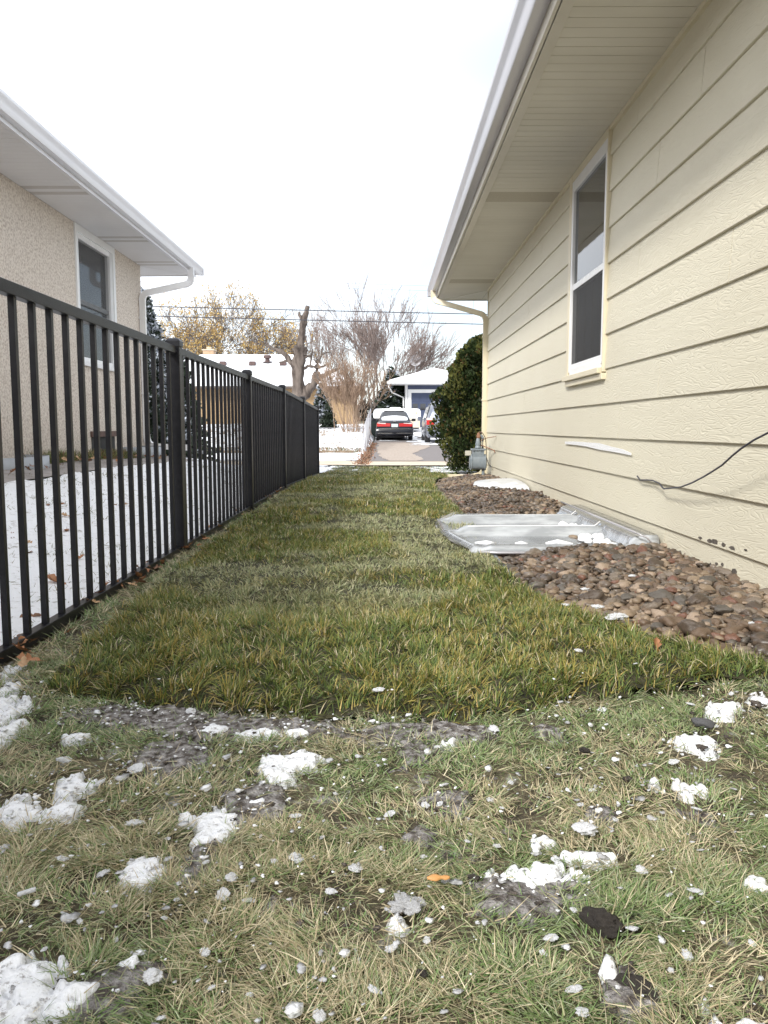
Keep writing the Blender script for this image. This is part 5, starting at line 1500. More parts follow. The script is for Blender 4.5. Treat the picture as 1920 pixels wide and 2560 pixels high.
def limb(pts_, rad_, nm='limb'):
    # knobbly interpolation
    b = MB(); P_, R_ = [], []
    for i in range(len(pts_) - 1):
        for q in range(4):
            t = q / 4
            P_.append(pts_[i].lerp(pts_[i + 1], t) + Vector((random.gauss(0, .012), 0, random.gauss(0, .012)))); R_.append(1.35 * (rad_[i] * (1 - t) + rad_[i + 1] * t) * random.uniform(.82, 1.22))
    P_.append(pts_[-1]); R_.append(rad_[-1])
    b.tube(P_, R_, 9); b.build(nm, M['bark_grey'], pt, smooth=50)
limb([z2(1306, 860), z2(1308, 780), z2(1318, 690), z2(1325, 600), z2(1340, 530), z2(1362, 450), z2(1370, 398)], [28 * u, 26 * u, 20 * u, 19 * u, 20 * u, 15 * u, 16 * u])
limb([z2(1338, 540), z2(1318, 495), z2(1300, 445)], [12 * u, 9 * u, 6 * u])
limb([z2(1332, 480), z2(1350, 455)], [9 * u, 8 * u])
limb([z2(1290, 900), z2(1245, 860), z2(1205, 800), z2(1160, 760), z2(1085, 735), z2(1045, 710), z2(1032, 690)], [24 * u, 17 * u, 13 * u, 12 * u, 9 * u, 7 * u, 6 * u])
limb([z2(1262, 870), z2(1200, 835), z2(1140, 850)], [9 * u, 7 * u, 4 * u])
limb([z2(1290, 1150), z2(1350, 1100), z2(1400, 1040), z2(1450, 985), z2(1510, 945), z2(1570, 915), z2(1632, 888)], [46 * u, 34 * u, 24 * u, 18 * u, 14 * u, 11 * u, 7 * u])
limb([z2(1420, 1010), z2(1440, 940), z2(1445, 880), z2(1447, 822)], [20 * u, 17 * u, 15 * u, 14 * u])
limb([z2(1330, 905), z2(1370, 880), z2(1440, 885), z2(1480, 885), z2(1515, 868)], [12 * u, 9 * u, 7 * u, 6 * u, 5 * u])
limb([z2(1320, 830), z2(1370, 800), z2(1405, 795)], [9 * u, 7 * u, 4 * u])
limb([z2(1450, 840), z2(1480, 790), z2(1490, 720)], [7 * u, 6 * u, 4 * u])
limb([z2(1480, 790), z2(1520, 765), z2(1560, 768)], [5 * u, 4 * u, 3 * u])
limb([z2(1390, 880), z2(1400, 800), z2(1408, 745)], [6 * u, 5 * u, 3 * u])
limb([z2(1300, 790), z2(1275, 760), z2(1268, 728)], [24 * u, 20 * u, 18 * u]); limb([z2(1330, 790), z2(1345, 760), z2(1352, 738)], [20 * u, 16 * u, 15 * u])

# ------------------------------------------------------------------ tan brick house with the snowy hip roof
bh_ = thing('brick_house', 'low tan brick house with snow covered hip roof and vents', 'house', (-8, 48, .7))
mb = MB(); mb.box(-15.6, -1.75, 45.8, 53, .3, 3.0); mb.build('wall', M['brick_tan'], bh_)
mb = MB()
ez, rz_ = 3.02, 5.15
mb.add([(-16.4, 45, ez), (-1.15, 45, ez), (-1.15, 54, ez), (-16.4, 54, ez), (-11.2, 49.5, rz_), (-5.0, 49.5, rz_), (-16.4, 45, ez - .12), (-1.15, 45, ez - .12), (-1.15, 54, ez - .12), (-16.4, 54, ez - .12)],
       [(0, 1, 5, 4), (1, 2, 5), (2, 3, 4, 5), (3, 0, 4)])
roof_ = mb.build('roof', M['shingle_snow'], bh_)
mb = MB(); mb.box(-16.38, -1.17, 45.02, 53.98, ez - .13, ez - .004); mb.build('eave', mat('brown_eave', (.10, .075, .06), .8, (.13, .1, .08), 5), bh_)
mr_ = mat('maroon_vent', (.075, .045, .042), .7, (.11, .07, .065), 8)
for px, Y in ((340 + 695 * Z2, 48), (340 + 930 * Z2, 48), (340 + 1175 * Z2, 48)):
    p = far_at(px, 640 + 842 * Z2, Y); zr = ez + (Y - 45) / 4.5 * (rz_ - ez)
    mb = MB(); mb.prism([(p.x - .20, zr - .05), (p.x + .20, zr - .05), (p.x + .16, zr + .17), (p.x - .16, zr + .17)], Y - .25, Y + .2); mb.build('roof_vent', mr_, roof_)
p = far_at(340 + 1048 * Z2, 900, 48.3); zr = ez + 3.3 / 4.5 * (rz_ - ez)
mb = MB(); mb.lathe([(.28, zr), (.28, zr + .03), (.14, zr + .06), (.13, zr + .22), (.23, zr + .25), (.24, zr + .36), (.18, zr + .43), (0.02, zr + .44)], (p.x, 48.3, 0), 14); mb.build('roof_vent', mr_, roof_, smooth=30)
p = far_at(340 + 590 * Z2, 890, 50.5)
mb = MB(); mb.box(p.x - .33, p.x + .33, 50, 50.7, 4.3, 5.45); ch_ = mb.build('chimney', mat('chimney_brick', (.40, .26, .16), .9, (.52, .38, .26), 6, stretch=(1, 1, 4)), roof_)
mb = MB(); mb.box(p.x - .38, p.x + .38, 49.95, 50.75, 5.452, 5.52); mb.box(p.x - .14, p.x + .14, 50.2, 50.5, 5.521, 5.68); mb.build('chimney_cap', M['concrete'], roof_)
mb = MB()
mb.box(-14.2, -13.1, 45.76, 45.799, 1.6, 2.5)
mb.build('window', M['dark_glass'], bh_)

# ------------------------------------------------------------------ blue garage
gg = thing('blue_garage', 'blue hip roofed garage with white trim and snowy roof', 'garage', (3.3, 55, .7))
W0, W1, GY0 = 1.37, 5.7, 52.0
mb = MB(); mb.box(W0, W1, GY0, 58, .4, 3.62); mb.build('wall', M['blue_paint'], gg)
mb = MB()
E0, E1, EZ = .28, 6.75, 3.70
mb.add([(E0, 51.0, EZ), (E1, 51.0, EZ), (E1, 59, EZ), (E0, 59, EZ), (3.35, 54.6, 4.74), (3.65, 55.4, 4.74)], [(0, 1, 4), (1, 2, 5, 4), (2, 3, 5), (3, 0, 4, 5)])
gr_ = mb.build('roof', M['shingle_snow'], gg)
mb = MB(); mb.box(E0 + .01, E1 - .01, 51.01, 58.99, EZ - .26, EZ - .004); mb.build('eave', M['white_paint'], gg)
mb = MB(); mb.box(E0 + .03, E1 - .03, 50.9, 51.009, EZ - .20, EZ - .05); mb.box(E0 - .10, E0 + .008, 51.0, 59, EZ - .20, EZ - .05); mb.build('gutter', M['white_paint'], gg)
mb = MB(); mb.box(W0 - .02, W0 + .15, GY0 - .03, GY0 - .001, .6, EZ - .26); mb.box(W0 - .03, W0 - .001, GY0 - .03, GY0 + .15, .6, EZ - .26)
mb.build('corner_board', M['white_paint'], gg)
D0, D1, DT, DB = 1.76, 4.75, 2.95, .72
mb = MB(); mb.box(D0 - .22, D0, GY0 - .035, GY0 - .001, DB, DT + .22); mb.box(D1, D1 + .22, GY0 - .035, GY0 - .001, DB, DT + .22); mb.box(D0, D1, GY0 - .035, GY0 - .001, DT, DT + .22)
mb.build('door_trim', M['white_paint'], gg)
mb = MB()
nc, nr = 6, 4
for i in range(nc):
    for j in range(nr):
        x0_ = D0 + (D1 - D0) * i / nc; x1_ = D0 + (D1 - D0) * (i + 1) / nc; z0_ = DB + (DT - DB) * j / nr; z1_ = DB + (DT - DB) * (j + 1) / nr
        mb.box(x0_ + .02, x1_ - .02, GY0 - .026, GY0 - .012, z0_ + .02, z1_ - .02)
mb.box(D0 + .001, D1 - .001, GY0 - .012, GY0 - .001, DB, DT - .001)
gd = mb.build('garage_door', M['blue_paint'], gg)
mb = MB()
for i in range(nc):
    x0_ = D0 + (D1 - D0) * i / nc + .08
    z0_ = DB + (DT - DB) * .51
    mb.box(x0_, x0_ + .34, GY0 - .034, GY0 - .0265, z0_, z0_ + .40)
mb.build('pane', M['dark_glass'], gd)
dsg = MB(); dsg.tube([(E0 + .0, 51.4, EZ - .2), (E0 + .05, 51.4, EZ - .45), (E0 + .25, 51.7, EZ - .75), (W0 - .12, 52.1, EZ - 1.05), (W0 - .10, 52.1, .8)], .055, 6); dsg.build('downspout', M['white_paint'], gg)
dsg = MB(); dsg.tube([(W0 - .13, 53.5, EZ - .3), (W0 - .13, 53.5, .8)], .05, 6); dsg.build('conduit', M['white_paint'], gg)
# house beyond with the grey roof
gh = thing('grey_roof_house', 'distant low house with plain grey roof right of the garage', 'house', (9, 82, 1))
mb = MB(); mb.box(5.4, 16, 80, 90, 1, 5.6); mb.build('wall', M['brick_tan'], gh)
mb = MB(); mb.add([(4.8, 79, 5.6), (17, 79, 5.6), (17, 91, 5.6), (4.8, 91, 5.6), (8.0, 85, 7.2), (14, 85, 7.2)], [(0, 1, 5, 4), (1, 2, 5), (2, 3, 4, 5), (3, 0, 4), (3, 2, 1, 0)]); mb.build('roof', M['shingle'], gh)
# satellite dish on a mast
sd_ = thing('satellite_dish', 'round pale mesh satellite dish on a mast above the garage roof', 'satellite dish', (2.2, 60.5, .9))
dc = Vector((2.35, 60.5, 5.72))
mb = MB(); mb.tube([(2.35, 60.7, .8), (2.35, 60.7, 5.5)], .04, 7); mb.build('mast', M['alum'], sd_)
mb = MB(); n = 24; vs = [(dc.x, dc.y + .14, dc.z)]
for ri in (1, 2, 3, 4):
    for k in range(n):
        a_ = 2 * math.pi * k / n; r_ = .46 * ri / 4
        vs.append((dc.x + r_ * math.cos(a_), dc.y + .14 * (1 - (ri / 4) ** 2) - .05, dc.z + r_ * .92 * math.sin(a_)))
fs = [(0, 1 + k, 1 + (k + 1) % n) for k in range(n)] + [(1 + (ri - 1) * n + k, 1 + (ri - 1) * n + (k + 1) % n, 1 + ri * n + (k + 1) % n, 1 + ri * n + k) for ri in (1, 2, 3) for k in range(n)]
mb.add(vs, fs); mb.build('reflector', mesh_mat('dish_mesh', (.60, .60, .62), .85), sd_, smooth=True)
mb = MB()
for k in range(3): mb.tube([(dc.x + .42 * math.cos(k * 2.1 + .5), dc.y - .05, dc.z + .4 * math.sin(k * 2.1 + .5)), (dc.x, dc.y - .5, dc.z)], .012, 5)
mb.rbox((dc.x, dc.y - .5, dc.z), (.12, .1, .12)); mb.build('feed_arm', M['alum'], sd_)

# ------------------------------------------------------------------ black sedan
def loft(secs, closed=True):
    b = MB(); k = len(secs[0]); vs = [p for s in secs for p in s]
    fs = [(i * k + j, i * k + (j + 1) % k, (i + 1) * k + (j + 1) % k, (i + 1) * k + j) for i in range(len(secs) - 1) for j in range(k)]
    fs += [tuple(range(k - 1, -1, -1)), tuple((len(secs) - 1) * k + j for j in range(k))]
    b.add(vs, fs); return b
M['car_black'] = mat('black_car_paint', (.004, .005, .009), .28, (.008, .009, .014), 8, coat=.15)
M['car_silver'] = mat('silver_blue_van_paint', (.17, .19, .24), .3, (.24, .26, .31), 3, metal=.4, coat=.5)
M['red_lens'] = mat('red_tail_lens', (.42, .012, .015), .2, (.60, .04, .04), 30, stretch=(1, 1, 3), coat=.5)
M['white_lens'] = mat('pale_lens', (.75, .55, .52), .2, (.8, .7, .68), 30)
M['chrome'] = mat('chrome', (.6, .6, .62), .15, (.7, .7, .7), 9, metal=1)
M['lic'] = mat('licence_plate', (.45, .55, .55), .4, (.72, .76, .76), 60, lo=.45, hi=.55)
def wheel(b, x_, y_, z_, r_, w):
    b.lathe([(r_ * .6, -w / 2), (r_ * .95, -w / 2), (r_, -w / 2 + .02), (r_, w / 2 - .02), (r_ * .95, w / 2), (r_ * .6, w / 2)], (x_, y_, z_), 18, 'x')
car = thing('black_sedan', 'black four door car seen from behind with snow on its trunk', 'car', (.5, 39.8, .08))
CXc, CY0, CZ = .50, 37.7, .075
def bsec(y_, hw, zb, zt_, crown=.05):
    return [(CXc + s * hw * f, CY0 + y_, CZ + z) for s, f, z in ((-1, .86, zb), (-1, .97, zb + .10), (-1, 1.0, zb + .28), (-1, .985, zt_ - .20), (-1, .93, zt_ - .07), (-1, .80, zt_ - .01), (-1, .4, zt_ + crown * .7), (1, .4, zt_ + crown * .7), (1, .80, zt_ - .01), (1, .93, zt_ - .07), (1, .985, zt_ - .20), (1, 1.0, zt_ - 0 if False else zb + .28), (1, .97, zb + .10), (1, .86, zb))]
secs = [bsec(0, .80, .34, .80, .0), bsec(.06, .85, .28, .92, .02), bsec(.22, .87, .24, .965, .03), bsec(.9, .885, .22, .97, .03), bsec(1.6, .89, .20, .95, .02), bsec(3.3, .89, .20, .93, .02), bsec(4.1, .87, .22, .86, .04), bsec(4.6, .82, .26, .74, .03), bsec(4.72, .74, .34, .6, .01)]
mb = loft(secs); body = mb.build('body', M['car_black'], car, smooth=35)
def csec(y_, hb, ht, zt_): return [(CXc + a_, CY0 + y_, CZ + z) for a_, z in ((-hb, .93), (-(hb * .45 + ht * .55), .93 + (zt_ - .93) * .55), (-ht, zt_ - .06), (-ht * .86, zt_ - .01), (0, zt_ + .015), (ht * .86, zt_ - .01), (ht, zt_ - .06), (hb * .45 + ht * .55, .93 + (zt_ - .93) * .55), (hb, .93))]
mb = loft([csec(.62, .74, .74, .985), csec(1.0, .77, .66, 1.20), csec(1.35, .79, .60, 1.40), csec(1.7, .80, .60, 1.44), csec(2.4, .80, .60, 1.44), csec(2.9, .79, .60, 1.36), csec(3.5, .74, .70, .97)])
mb.build('cabin', M['car_black'], car, smooth=35)
# rear glass
def q4(b, pts_, th=.01): b.add([tuple(p) for p in pts_] + [(p[0], p[1] + th, p[2] - th * .3) for p in pts_], [(0, 1, 2, 3), (7, 6, 5, 4), (0, 4, 5, 1), (1, 5, 6, 2), (2, 6, 7, 3), (3, 7, 4, 0)])
mb = MB(); q4(mb, [(CXc - .66, CY0 + .63, CZ + 1.01), (CXc + .66, CY0 + .63, CZ + 1.01), (CXc + .53, CY0 + 1.26, CZ + 1.385), (CXc - .53, CY0 + 1.26, CZ + 1.385)]); mb.build('rear_window', M['dark_glass'], car)
# snow on trunk lid / lower rear window
mb = loft([[(CXc + a_ * .60, CY0 + .30 + abs(a_) * .05, CZ + .99), (CXc + a_ * .62, CY0 + .55, CZ + 1.04 + .01), (CXc + a_ * .60, CY0 + .86, CZ + 1.215 - abs(a_) ** 2 * .07), (CXc + a_ * .58, CY0 + .88, CZ + 1.17 - abs(a_) ** 2 * .07), (CXc + a_ * .62, CY0 + .6, CZ + .98)] for a_ in np.linspace(-1.0, 1.0, 9)])
mb.build('snow_layer', M['snow_clump'], car, smooth=40)
mb = MB(); mb.box(CXc - .50, CXc + .50, CY0 + 1.5, CY0 + 2.7, CZ + 1.452, CZ + 1.475); mb.build('roof_snow', M['snow_clump'], car, bevel=.01)
for s_ in (-1, 1):
    mb = MB(); a_, b_ = sorted((CXc + s_ * .20, CXc + s_ * .83))
    mb.prism([(a_, CZ + .70), (b_, CZ + .70), (b_, CZ + .80 if s_ < 0 else CZ + .86), (a_, CZ + .86 if s_ < 0 else CZ + .80)] if False else [(a_, CZ + .69), (b_, CZ + .69), (b_, CZ + (.84 if s_ < 0 else .87)), (a_, CZ + (.87 if s_ < 0 else .84))], CY0 - .035, CY0 + .10)
    tl_ = mb.build('tail_light', M['red_lens'], car, bevel=.01)
    mb = MB(); a2, b2 = sorted((CXc + s_ * .42, CXc + s_ * .80)); mb.prism([(a2, CZ + .835), (b2, CZ + .81), (b2, CZ + .86), (a2, CZ + .862)], CY0 - .042, CY0 - .03); mb.build('lens', M['white_lens'], tl_)
    mb = MB(); mb.rbox((CXc + s_ * 1.0, CY0 + 3.0, CZ + 1.03), (.20, .08, .13)); mb.rbox((CXc + s_ * .87, CY0 + 3.02, CZ + 1.0), (.10, .04, .04)); mb.build('mirror', M['car_black'], car, bevel=.02)
mb = MB(); mb.box(CXc - .155, CXc + .155, CY0 - .03, CY0 - .005, CZ + .665, CZ + .82); mb.build('licence_plate', M['lic'], car)
mb = MB(); mb.box(CXc - .045, CXc - .028, CY0 - .02, CY0 + .05, CZ + .90, CZ + .96); mb.box(CXc + .028, CXc + .045, CY0 - .02, CY0 + .05, CZ + .90, CZ + .96); mb.box(CXc - .028, CXc + .028, CY0 - .018, CY0 + .05, CZ + .92, CZ + .938); mb.build('emblem', M['chrome'], car)
mb = loft([[(CXc + a_, CY0 + o_ - .10, CZ + z) for o_, z in ((.14, .28), (.02, .32), (0, .40), (0, .52), (.04, .60), (.14, .61))] for a_, o_ in ((-.88, .0),)] * 0 or [[(CXc + a_, CY0 - .10 + c_ + dy, CZ + z) for dy, z in ((.16, .27), (.03, .31), (0, .40), (0, .52), (.05, .60), (.16, .62))] for a_, c_ in ((-.89, .20), (-.86, .06), (-.7, .01), (0, -.02), (.7, .01), (.86, .06), (.89, .20))])
mb.build('bumper', M['car_black'], car, smooth=35)
mb = MB(); mb.box(CXc - .80, CXc + .80, CY0 - .127, CY0 - .10, CZ + .575, CZ + .592); mb.box(CXc - .8, CXc + .8, CY0 - .11, CY0 - .09, CZ + .375, CZ + .39); mb.build('trim', M['chrome'], car)
mb = MB(); mb.tube([(CXc + .50, CY0 - .05, CZ + .22), (CXc + .50, CY0 + .5, CZ + .24)], .035, 8); mb.tube([(CXc + .60, CY0 - .02, CZ + .22), (CXc + .60, CY0 + .5, CZ + .24)], .03, 8); mb.build('exhaust', M['chrome'], car)
mb = MB(); mb.box(CXc - .7, CXc + .7, CY0 + .3, CY0 + 4.3, CZ + .17, CZ + .26); mb.build('underbody', M['black_rubber'], car)
for y_ in (.95, 3.75):
    for s_ in (-1, 1):
        mb = MB(); wheel(mb, CXc + s_ * .77, CY0 + y_ - .0, CZ + .31, .31, .20); w_ = mb.build('wheel', M['black_rubber'], car, smooth=40)
        mb = MB(); mb.lathe([(.18, -.01), (.16, .01), (.03, .015)], (CXc + s_ * .86, CY0 + y_, CZ + .31), 12, 'x'); mb.build('rim', M['alum'], w_)

# ------------------------------------------------------------------ silver van, partly behind the shrub
van = thing('silver_van', 'silver grey van parked right of the black car', 'van', (2.7, 36.5, .05))
VX, VY, VZ = 2.72, 33.9, .03
def vsec(y_, hw, zb, zt_, ht):
    return [(VX + s * w, VY + y_, VZ + z) for s, w, z in ((-1, hw * .9, zb), (-1, hw, zb + .15), (-1, hw, .92), (-1, hw * .985, 1.0), (-1, ht, zt_ - .12), (-1, ht * .9, zt_ - .02), (1, ht * .9, zt_ - .02), (1, ht, zt_ - .12), (1, hw * .985, 1.0), (1, hw, .92), (1, hw, zb + .15), (1, hw * .9, zb))]
mb = loft([vsec(0, .86, .38, 1.02, .80), vsec(.10, .92, .28, 1.35, .76), vsec(.30, .94, .26, 1.68, .72), vsec(.6, .95, .25, 1.76, .72), vsec(3.0, .95, .25, 1.78, .72), vsec(3.7, .95, .25, 1.35, .76), vsec(4.0, .94, .25, 1.10, .85), vsec(4.7, .90, .28, .98, .84), vsec(4.9, .80, .36, .75, .78)])
mb.build('body', M['car_silver'], van, smooth=35)
mb = MB(); q4(mb, [(VX - .72, VY + .02, VZ + 1.05), (VX + .72, VY + .02, VZ + 1.05), (VX + .62, VY + .24, VZ + 1.60), (VX - .62, VY + .24, VZ + 1.60)]); mb.build('rear_window', M['dark_glass'], van)
for s_ in (-1, 1):
    for a_, b_ in ((.55, 1.5), (1.6, 2.5), (2.6, 3.3)):
        mb = MB()
        mb.add([(VX + s_ * .935, VY + a_, VZ + 1.05), (VX + s_ * .935, VY + b_, VZ + 1.05), (VX + s_ * .765, VY + b_ - .05, VZ + 1.60), (VX + s_ * .765, VY + a_ + .05, VZ + 1.60)], [(0, 1, 2, 3)])
        o = mb.build('side_window', M['dark_glass'], van); m_ = o.modifiers.new('solid', 'SOLIDIFY'); m_.thickness = .02; m_.offset = 0
for s_ in (-1, 1):
    mb = MB(); a_, b_ = sorted((VX + s_ * .60, VX + s_ * .93)); mb.box(a_, b_, VY - .03, VY + .16, VZ + .80, VZ + 1.0); mb.build('tail_light', M['red_lens'], van, bevel=.01)
    mb = MB(); mb.box(a_, b_, VY - .028, VY + .16, VZ + 1.001, VZ + 1.09); mb.build('white_lens', M['white_lens'], van, bevel=.01)
    mb = MB(); mb.rbox((VX + s_ * 1.07, VY + 3.4, VZ + 1.10), (.2, .1, .2)); mb.rbox((VX + s_ * .98, VY + 3.42, VZ + 1.06), (.12, .05, .05)); mb.build('mirror', M['car_silver'], van, bevel=.02)
    for y_ in (.95, 3.95):
        mb = MB(); wheel(mb, VX + s_ * .84, VY + y_, VZ + .32, .33, .21); mb.build('wheel', M['black_rubber'], van, smooth=40)
mb = MB(); mb.box(VX - .90, VX + .90, VY - .10, VY + .15, VZ + .36, VZ + .62); mb.build('bumper', M['car_silver'], van, bevel=.03)
mb = MB(); mb.box(VX - .62, VX + .55, VY + .8, VY + 2.9, VZ + 1.765, VZ + 1.79); mb.build('roof_snow', M['snow_clump'], van, bevel=.01)

# ------------------------------------------------------------------ folded camper trailer, bin
tr = thing('camper_trailer', 'low white camper trailer with tan lower side behind the black car', 'trailer', (.7, 47.5, .45))
TX0, TX1, TY, TZ = -.62, 2.12, 46.5, .42
def rr(x0, x1, z0, z1, r_, n_=5):
    o_ = []
    for cx_, cz_, a0 in ((x1 - r_, z1 - r_, 0), (x0 + r_, z1 - r_, 90), (x0 + r_ * .4, z0 + r_ * .4, 180), (x1 - r_ * .4, z0 + r_ * .4, 270)):
        r2 = r_ if a0 in (0, 90) else r_ * .4
        for k in range(n_): a_ = R(a0 + 90 * k / (n_ - 1)); o_.append((cx_ + r2 * math.cos(a_), cz_ + r2 * math.sin(a_)))
    return o_
mb = MB(); mb.prism(rr(TX0, TX1, TZ + .84, TZ + 1.40, .22), TY, TY + 2.0); mb.build('upper_shell', M['white_paint'], tr, smooth=40)
mb = MB(); mb.box(TX0 + .03, TX1 - .03, TY + .02, TY + 1.98, TZ + .30, TZ + .839); mb.build('lower_side', mat('cream_panel', (.52, .46, .36), .5, (.60, .54, .44), 5), tr, bevel=.03)
mb = MB(); mb.prism([(.25, TZ + 1.402), (1.05, TZ + 1.402), (.95, TZ + 1.48), (.4, TZ + 1.48)], TY + .5, TY + 1.3); mb.build('roof_vent', M['white_paint'], tr, bevel=.02)
mb = MB(); mb.box(TX1 - .32, TX1 - .18, TY - .015, TY, TZ + 1.11, TZ + 1.17); mb.build('marker_light', mat('amber', (.45, .22, .05), .3, (.5, .28, .1), 9), tr)
mb = MB(); mb.box(TX1 - .50, TX1 - .44, TY - .02, TY, TZ + .95, TZ + 1.08); mb.build('handle', M['alum'], tr)
for x_ in (-.2, 1.55):
    mb = MB(); mb.lathe([(.18, -.09), (.30, -.09), (.31, -.07), (.31, .07), (.30, .09), (.18, .09)], (x_, TY + .3, TZ + .31), 16, 'x'); mb.build('wheel', M['black_rubber'], tr, smooth=40)
mb = MB(); mb.box(TX0 + .1, TX1 - .1, TY + .1, TY + 1.9, TZ + .22, TZ + .299); mb.build('frame', M['black_rubber'], tr)
bn = thing('wheeled_bin', 'dark wheeled rubbish bin left of the black car', 'bin', (-.44, 42, .15))
BY, BZ = 42.0, .12
mb = MB(); mb.add([(-.66, BY - .25, BZ + .06), (-.22, BY - .25, BZ + .06), (-.22, BY + .25, BZ + .06), (-.66, BY + .25, BZ + .06), (-.74, BY - .33, BZ + .98), (-.14, BY - .33, BZ + .98), (-.14, BY + .33, BZ + .98), (-.74, BY + .33, BZ + .98)],
       [(3, 2, 1, 0), (4, 5, 6, 7), (0, 1, 5, 4), (1, 2, 6, 5), (2, 3, 7, 6), (3, 0, 4, 7)]); mb.build('body', mat('bin_green', (.012, .022, .02), .5, (.02, .03, .028), 5), bn, bevel=.02)
mb = MB(); mb.prism([(BY - .38, BZ + .985), (BY + .36, BZ + .985), (BY + .34, BZ + 1.08), (BY - .30, BZ + 1.06)], -.77, -.11, axis='x'); mb.build('lid', M['black_rubber'], bn, bevel=.01)
for x_ in (-.64, -.24):
    mb = MB(); mb.lathe([(.10, -.03), (.10, .03)], (x_, BY + .28, BZ + .10), 12, 'x'); mb.build('wheel', M['black_rubber'], bn)

# ------------------------------------------------------------------ chain-link fence along the driveway
cl = thing('chain_link_fence', 'grey chain link fence around the snowy front yard by the driveway', 'fence', (-.7, 28, 0))
def cz(y): return gz(-.8, y)
fy = [25.6, 28.2, 30.8, 33.4, 36.0]
for y_ in fy:
    mb = MB(); mb.tube([(-.60, y_, cz(y_) - .2), (-.60, y_, cz(y_) + .92)], .028, 8); mb.build('post', M['alum'], cl, smooth=True)
for x_ in (-3.8, -6.8, -9.8):
    mb = MB(); mb.tube([(x_, 25.6, gz(x_, 25.6) - .2), (x_, 25.6, .70)], .024, 8); mb.build('post', M['alum'], cl, smooth=True)
mb = MB(); mb.tube([(-.60, y_, cz(y_) + .90) for y_ in fy], .02, 6); mb.tube([(-.60, 25.6, .70), (-10, 25.6, .70)], .010, 6); mb.build('top_rail', M['alum'], cl, smooth=True)
mb = MB()
def lattice(P0, P1, h0, h1, step=.085):
    L_ = (P1 - P0).length; n_ = int(L_ / step)
    for i in range(-12, n_):
        for s_ in (1, -1):
            a_, b_ = i * step, (i + 11) * step
            if s_ < 0: a_, b_ = b_, a_
            ta, tb = a_ / L_, b_ / L_
            za, zb_ = 0.0, 1.0
            def clip(t, z, t2, z2_):
                if t < 0: z = z + (z2_ - z) * (0 - t) / (t2 - t); t = 0
                if t > 1: z = z + (z2_ - z) * (1 - t) / (t2 - t); t = 1
                return t, z
            if max(ta, tb) <= 0 or min(ta, tb) >= 1: continue
            (t1, z1_), (t2, z2_) = clip(ta, za, tb, zb_), clip(tb, zb_, ta, za)
            A = P0.lerp(P1, t1); B = P0.lerp(P1, t2)
            A = A + Vector((0, 0, (h0 * (1 - t1) + h1 * t1) * z1_)); B = B + Vector((0, 0, (h0 * (1 - t2) + h1 * t2) * z2_))
            mb.tube([A, B], .004, 3, caps=False)
for a_, b_ in zip(fy[:-1], fy[1:]): lattice(Vector((-.60, a_, cz(a_))), Vector((-.60, b_, cz(b_))), .88, .88)
mb.build('wire_mesh', mat('galvanised_wire', (.42, .42, .43), .5, (.5, .5, .5), 9), cl)

# planting strip with low edging in the left yard, dried plants
mb = MB()
for q in range(16):
    x_ = -.95 - q * .62; mb.rbox((x_ - .3, 25.05, gz(x_, 25) + .05), (.60, .10, .10))
tag(mb.build('timber_edging', mat('edging_timber', (.20, .15, .10), .9, (.28, .21, .15), 5)), 'low timber edging of the planting strip across the front yard', 'edging')
n = 9000
x = rng.uniform(-10, -.75, n); y = rng.uniform(24.9, 26.6, n)
V, F, c = blades('b', x, y, G(x, y), rng.uniform(.04, .14, n), .035, rng.uniform(0, 6.28, n), rng.uniform(.3, 1.4, n), rng.uniform(0, .6, n), pick(np.array([(0.16, .18, .07), (.20, .13, .09), (.28, .18, .11), (.10, .12, .05), (.24, .15, .10)]), n), 2)
o = np_mesh('planting_strip', V, F, M['blade'], c); tag(o, 'dried plants and litter in the planting strip of the front yard', 'ground cover', kind='stuff')
n = 12000
x = rng.uniform(-14, -.9, n); y = rng.uniform(26.5, 38, n)
k = fbm(x, y, 1.6, 77, 3) > .52; x, y = x[k], y[k]; n = len(x)
V, F, c = blades('b', x, y, G(x, y), rng.uniform(.05, .22, n), .03, rng.uniform(0, 6.28, n), rng.uniform(.2, 1.3, n), rng.uniform(0, .6, n), pick(np.array([(.34, .25, .17), (.28, .2, .13), (.2, .15, .1)]), n), 2)
o = np_mesh('dry_weeds', V, F, M['blade'], c); tag(o, 'dry weed stalks poking out of the snowy mound', 'weeds', kind='stuff')
n = 3500
x = -.50 + rng.normal(0, .08, n); y = rng.uniform(17.4, 34, n)
V, F, c = blades('b', x, y, G(x, y) + .01, rng.uniform(.04, .12, n), .05, rng.uniform(0, 6.28, n), rng.uniform(.6, 1.5, n), rng.uniform(0, .6, n), pick(np.array([(.24, .12, .07), (.32, .17, .10), (.2, .15, .1)]), n), 2)
o = np_mesh('leaf_litter', V, F, M['blade'], c); tag(o, 'brown leaf litter along the left edge of the driveway', 'leaf litter', kind='stuff')

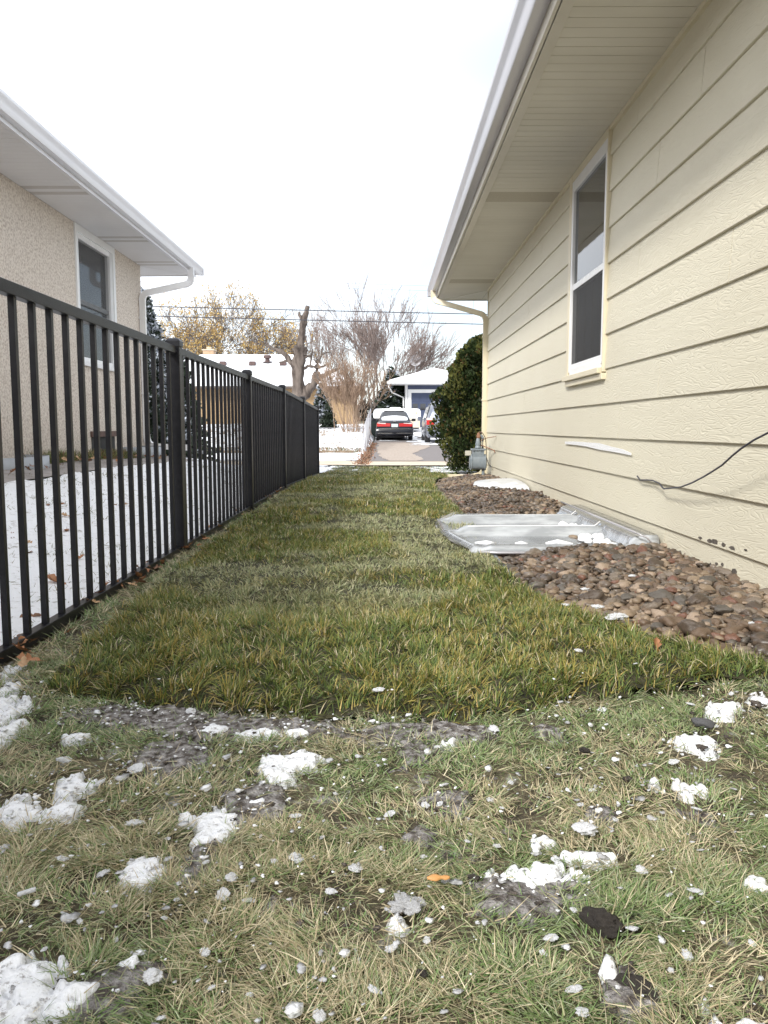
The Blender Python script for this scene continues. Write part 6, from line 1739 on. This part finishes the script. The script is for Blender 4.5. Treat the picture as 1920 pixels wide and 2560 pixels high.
# ------------------------------------------------------------------ distant tree line so the street has depth
rs2 = random.Random(8)
for i, (x_, y_, h_) in enumerate(((-26, 95, 6), (-20, 100, 7), (-14, 98, 5), (14, 100, 6), (20, 96, 7), (26, 100, 6), (-33, 92, 7))):
    bare_tree('bare_tree', 'small leafless street tree in the distant row beyond the houses', (x_, y_, 1.6), 5, h_ * .30, .12, 4, M['twig_grey'], group='distant street trees', seed=40 + i, tw=M['twig_grey'], minr=.02, spread=.4, trunk=1)
tg = thing('hedge', 'far dark hedge closing the view behind the houses', 'hedge', (0, 105, 1.6))
n = 15000
P = np.stack([rng.uniform(-70, 70, n), 106 + rng.normal(0, .9, n), 1.4 + rng.random(n) * 2.4], -1)
P[:, 2] *= .8 + .4 * vnoise(P[:, 0], P[:, 1] * 0, .3)
Nn = rng.normal(0, 1, (n, 3)); Nn /= np.linalg.norm(Nn, axis=1)[:, None]
V, F, c = sprays(P, Nn, rng.uniform(.4, .9, n), np.array([.10, .085, .07]) * rng.uniform(.6, 1.4, (n, 1)))
np_mesh('foliage', V, F, M['leafy'], c, parent=tg)

# ------------------------------------------------------------------ overhead lines
def wire(name, label, px, Y, r_, m, sag=.25):
    A = far_at(px[0][0], px[0][1], Y); B = far_at(px[1][0], px[1][1], Y)
    A2 = A + (A - B) * 1.2; B2 = B + (B - A) * 1.0
    P_ = [A2.lerp(B2, t / 24) + Vector((0, 0, 0)) for t in range(25)]
    L0 = (B2 - A2).length
    for i, p in enumerate(P_):
        t = i / 24; p.z += (4 * (t - .5) ** 2 - .12) * sag * .3
    b = MB(); b.tube(P_, r_, 5); tag(b.build(name, m, smooth=True), label, 'power line')
wire('power_line', 'thick dark power line, the upper of the two heavy ones', ((388, 766), (1220, 786)), 30, .017, M['wire'])
wire('power_line', 'thick dark power line, the lower of the two heavy ones', ((388, 790), (1220, 811)), 30, .017, M['wire'])
wire('power_line', 'thin pale power line running highest across the sky', ((356, 692), (1075, 715)), 48, .009, M['thin_wire'])
wire('power_line', 'thin pale power line second from the top', ((356, 704), (1075, 727)), 48, .009, M['thin_wire'])
mb = MB(); mb.tube([far_at(1186, 690, 32), far_at(1183, 780, 32), far_at(1172, 900, 31)], .007, 5)
tag(mb.build('guy_wire', M['thin_wire']), 'thin service wire dropping steeply beside the evergreen shrub', 'wire')
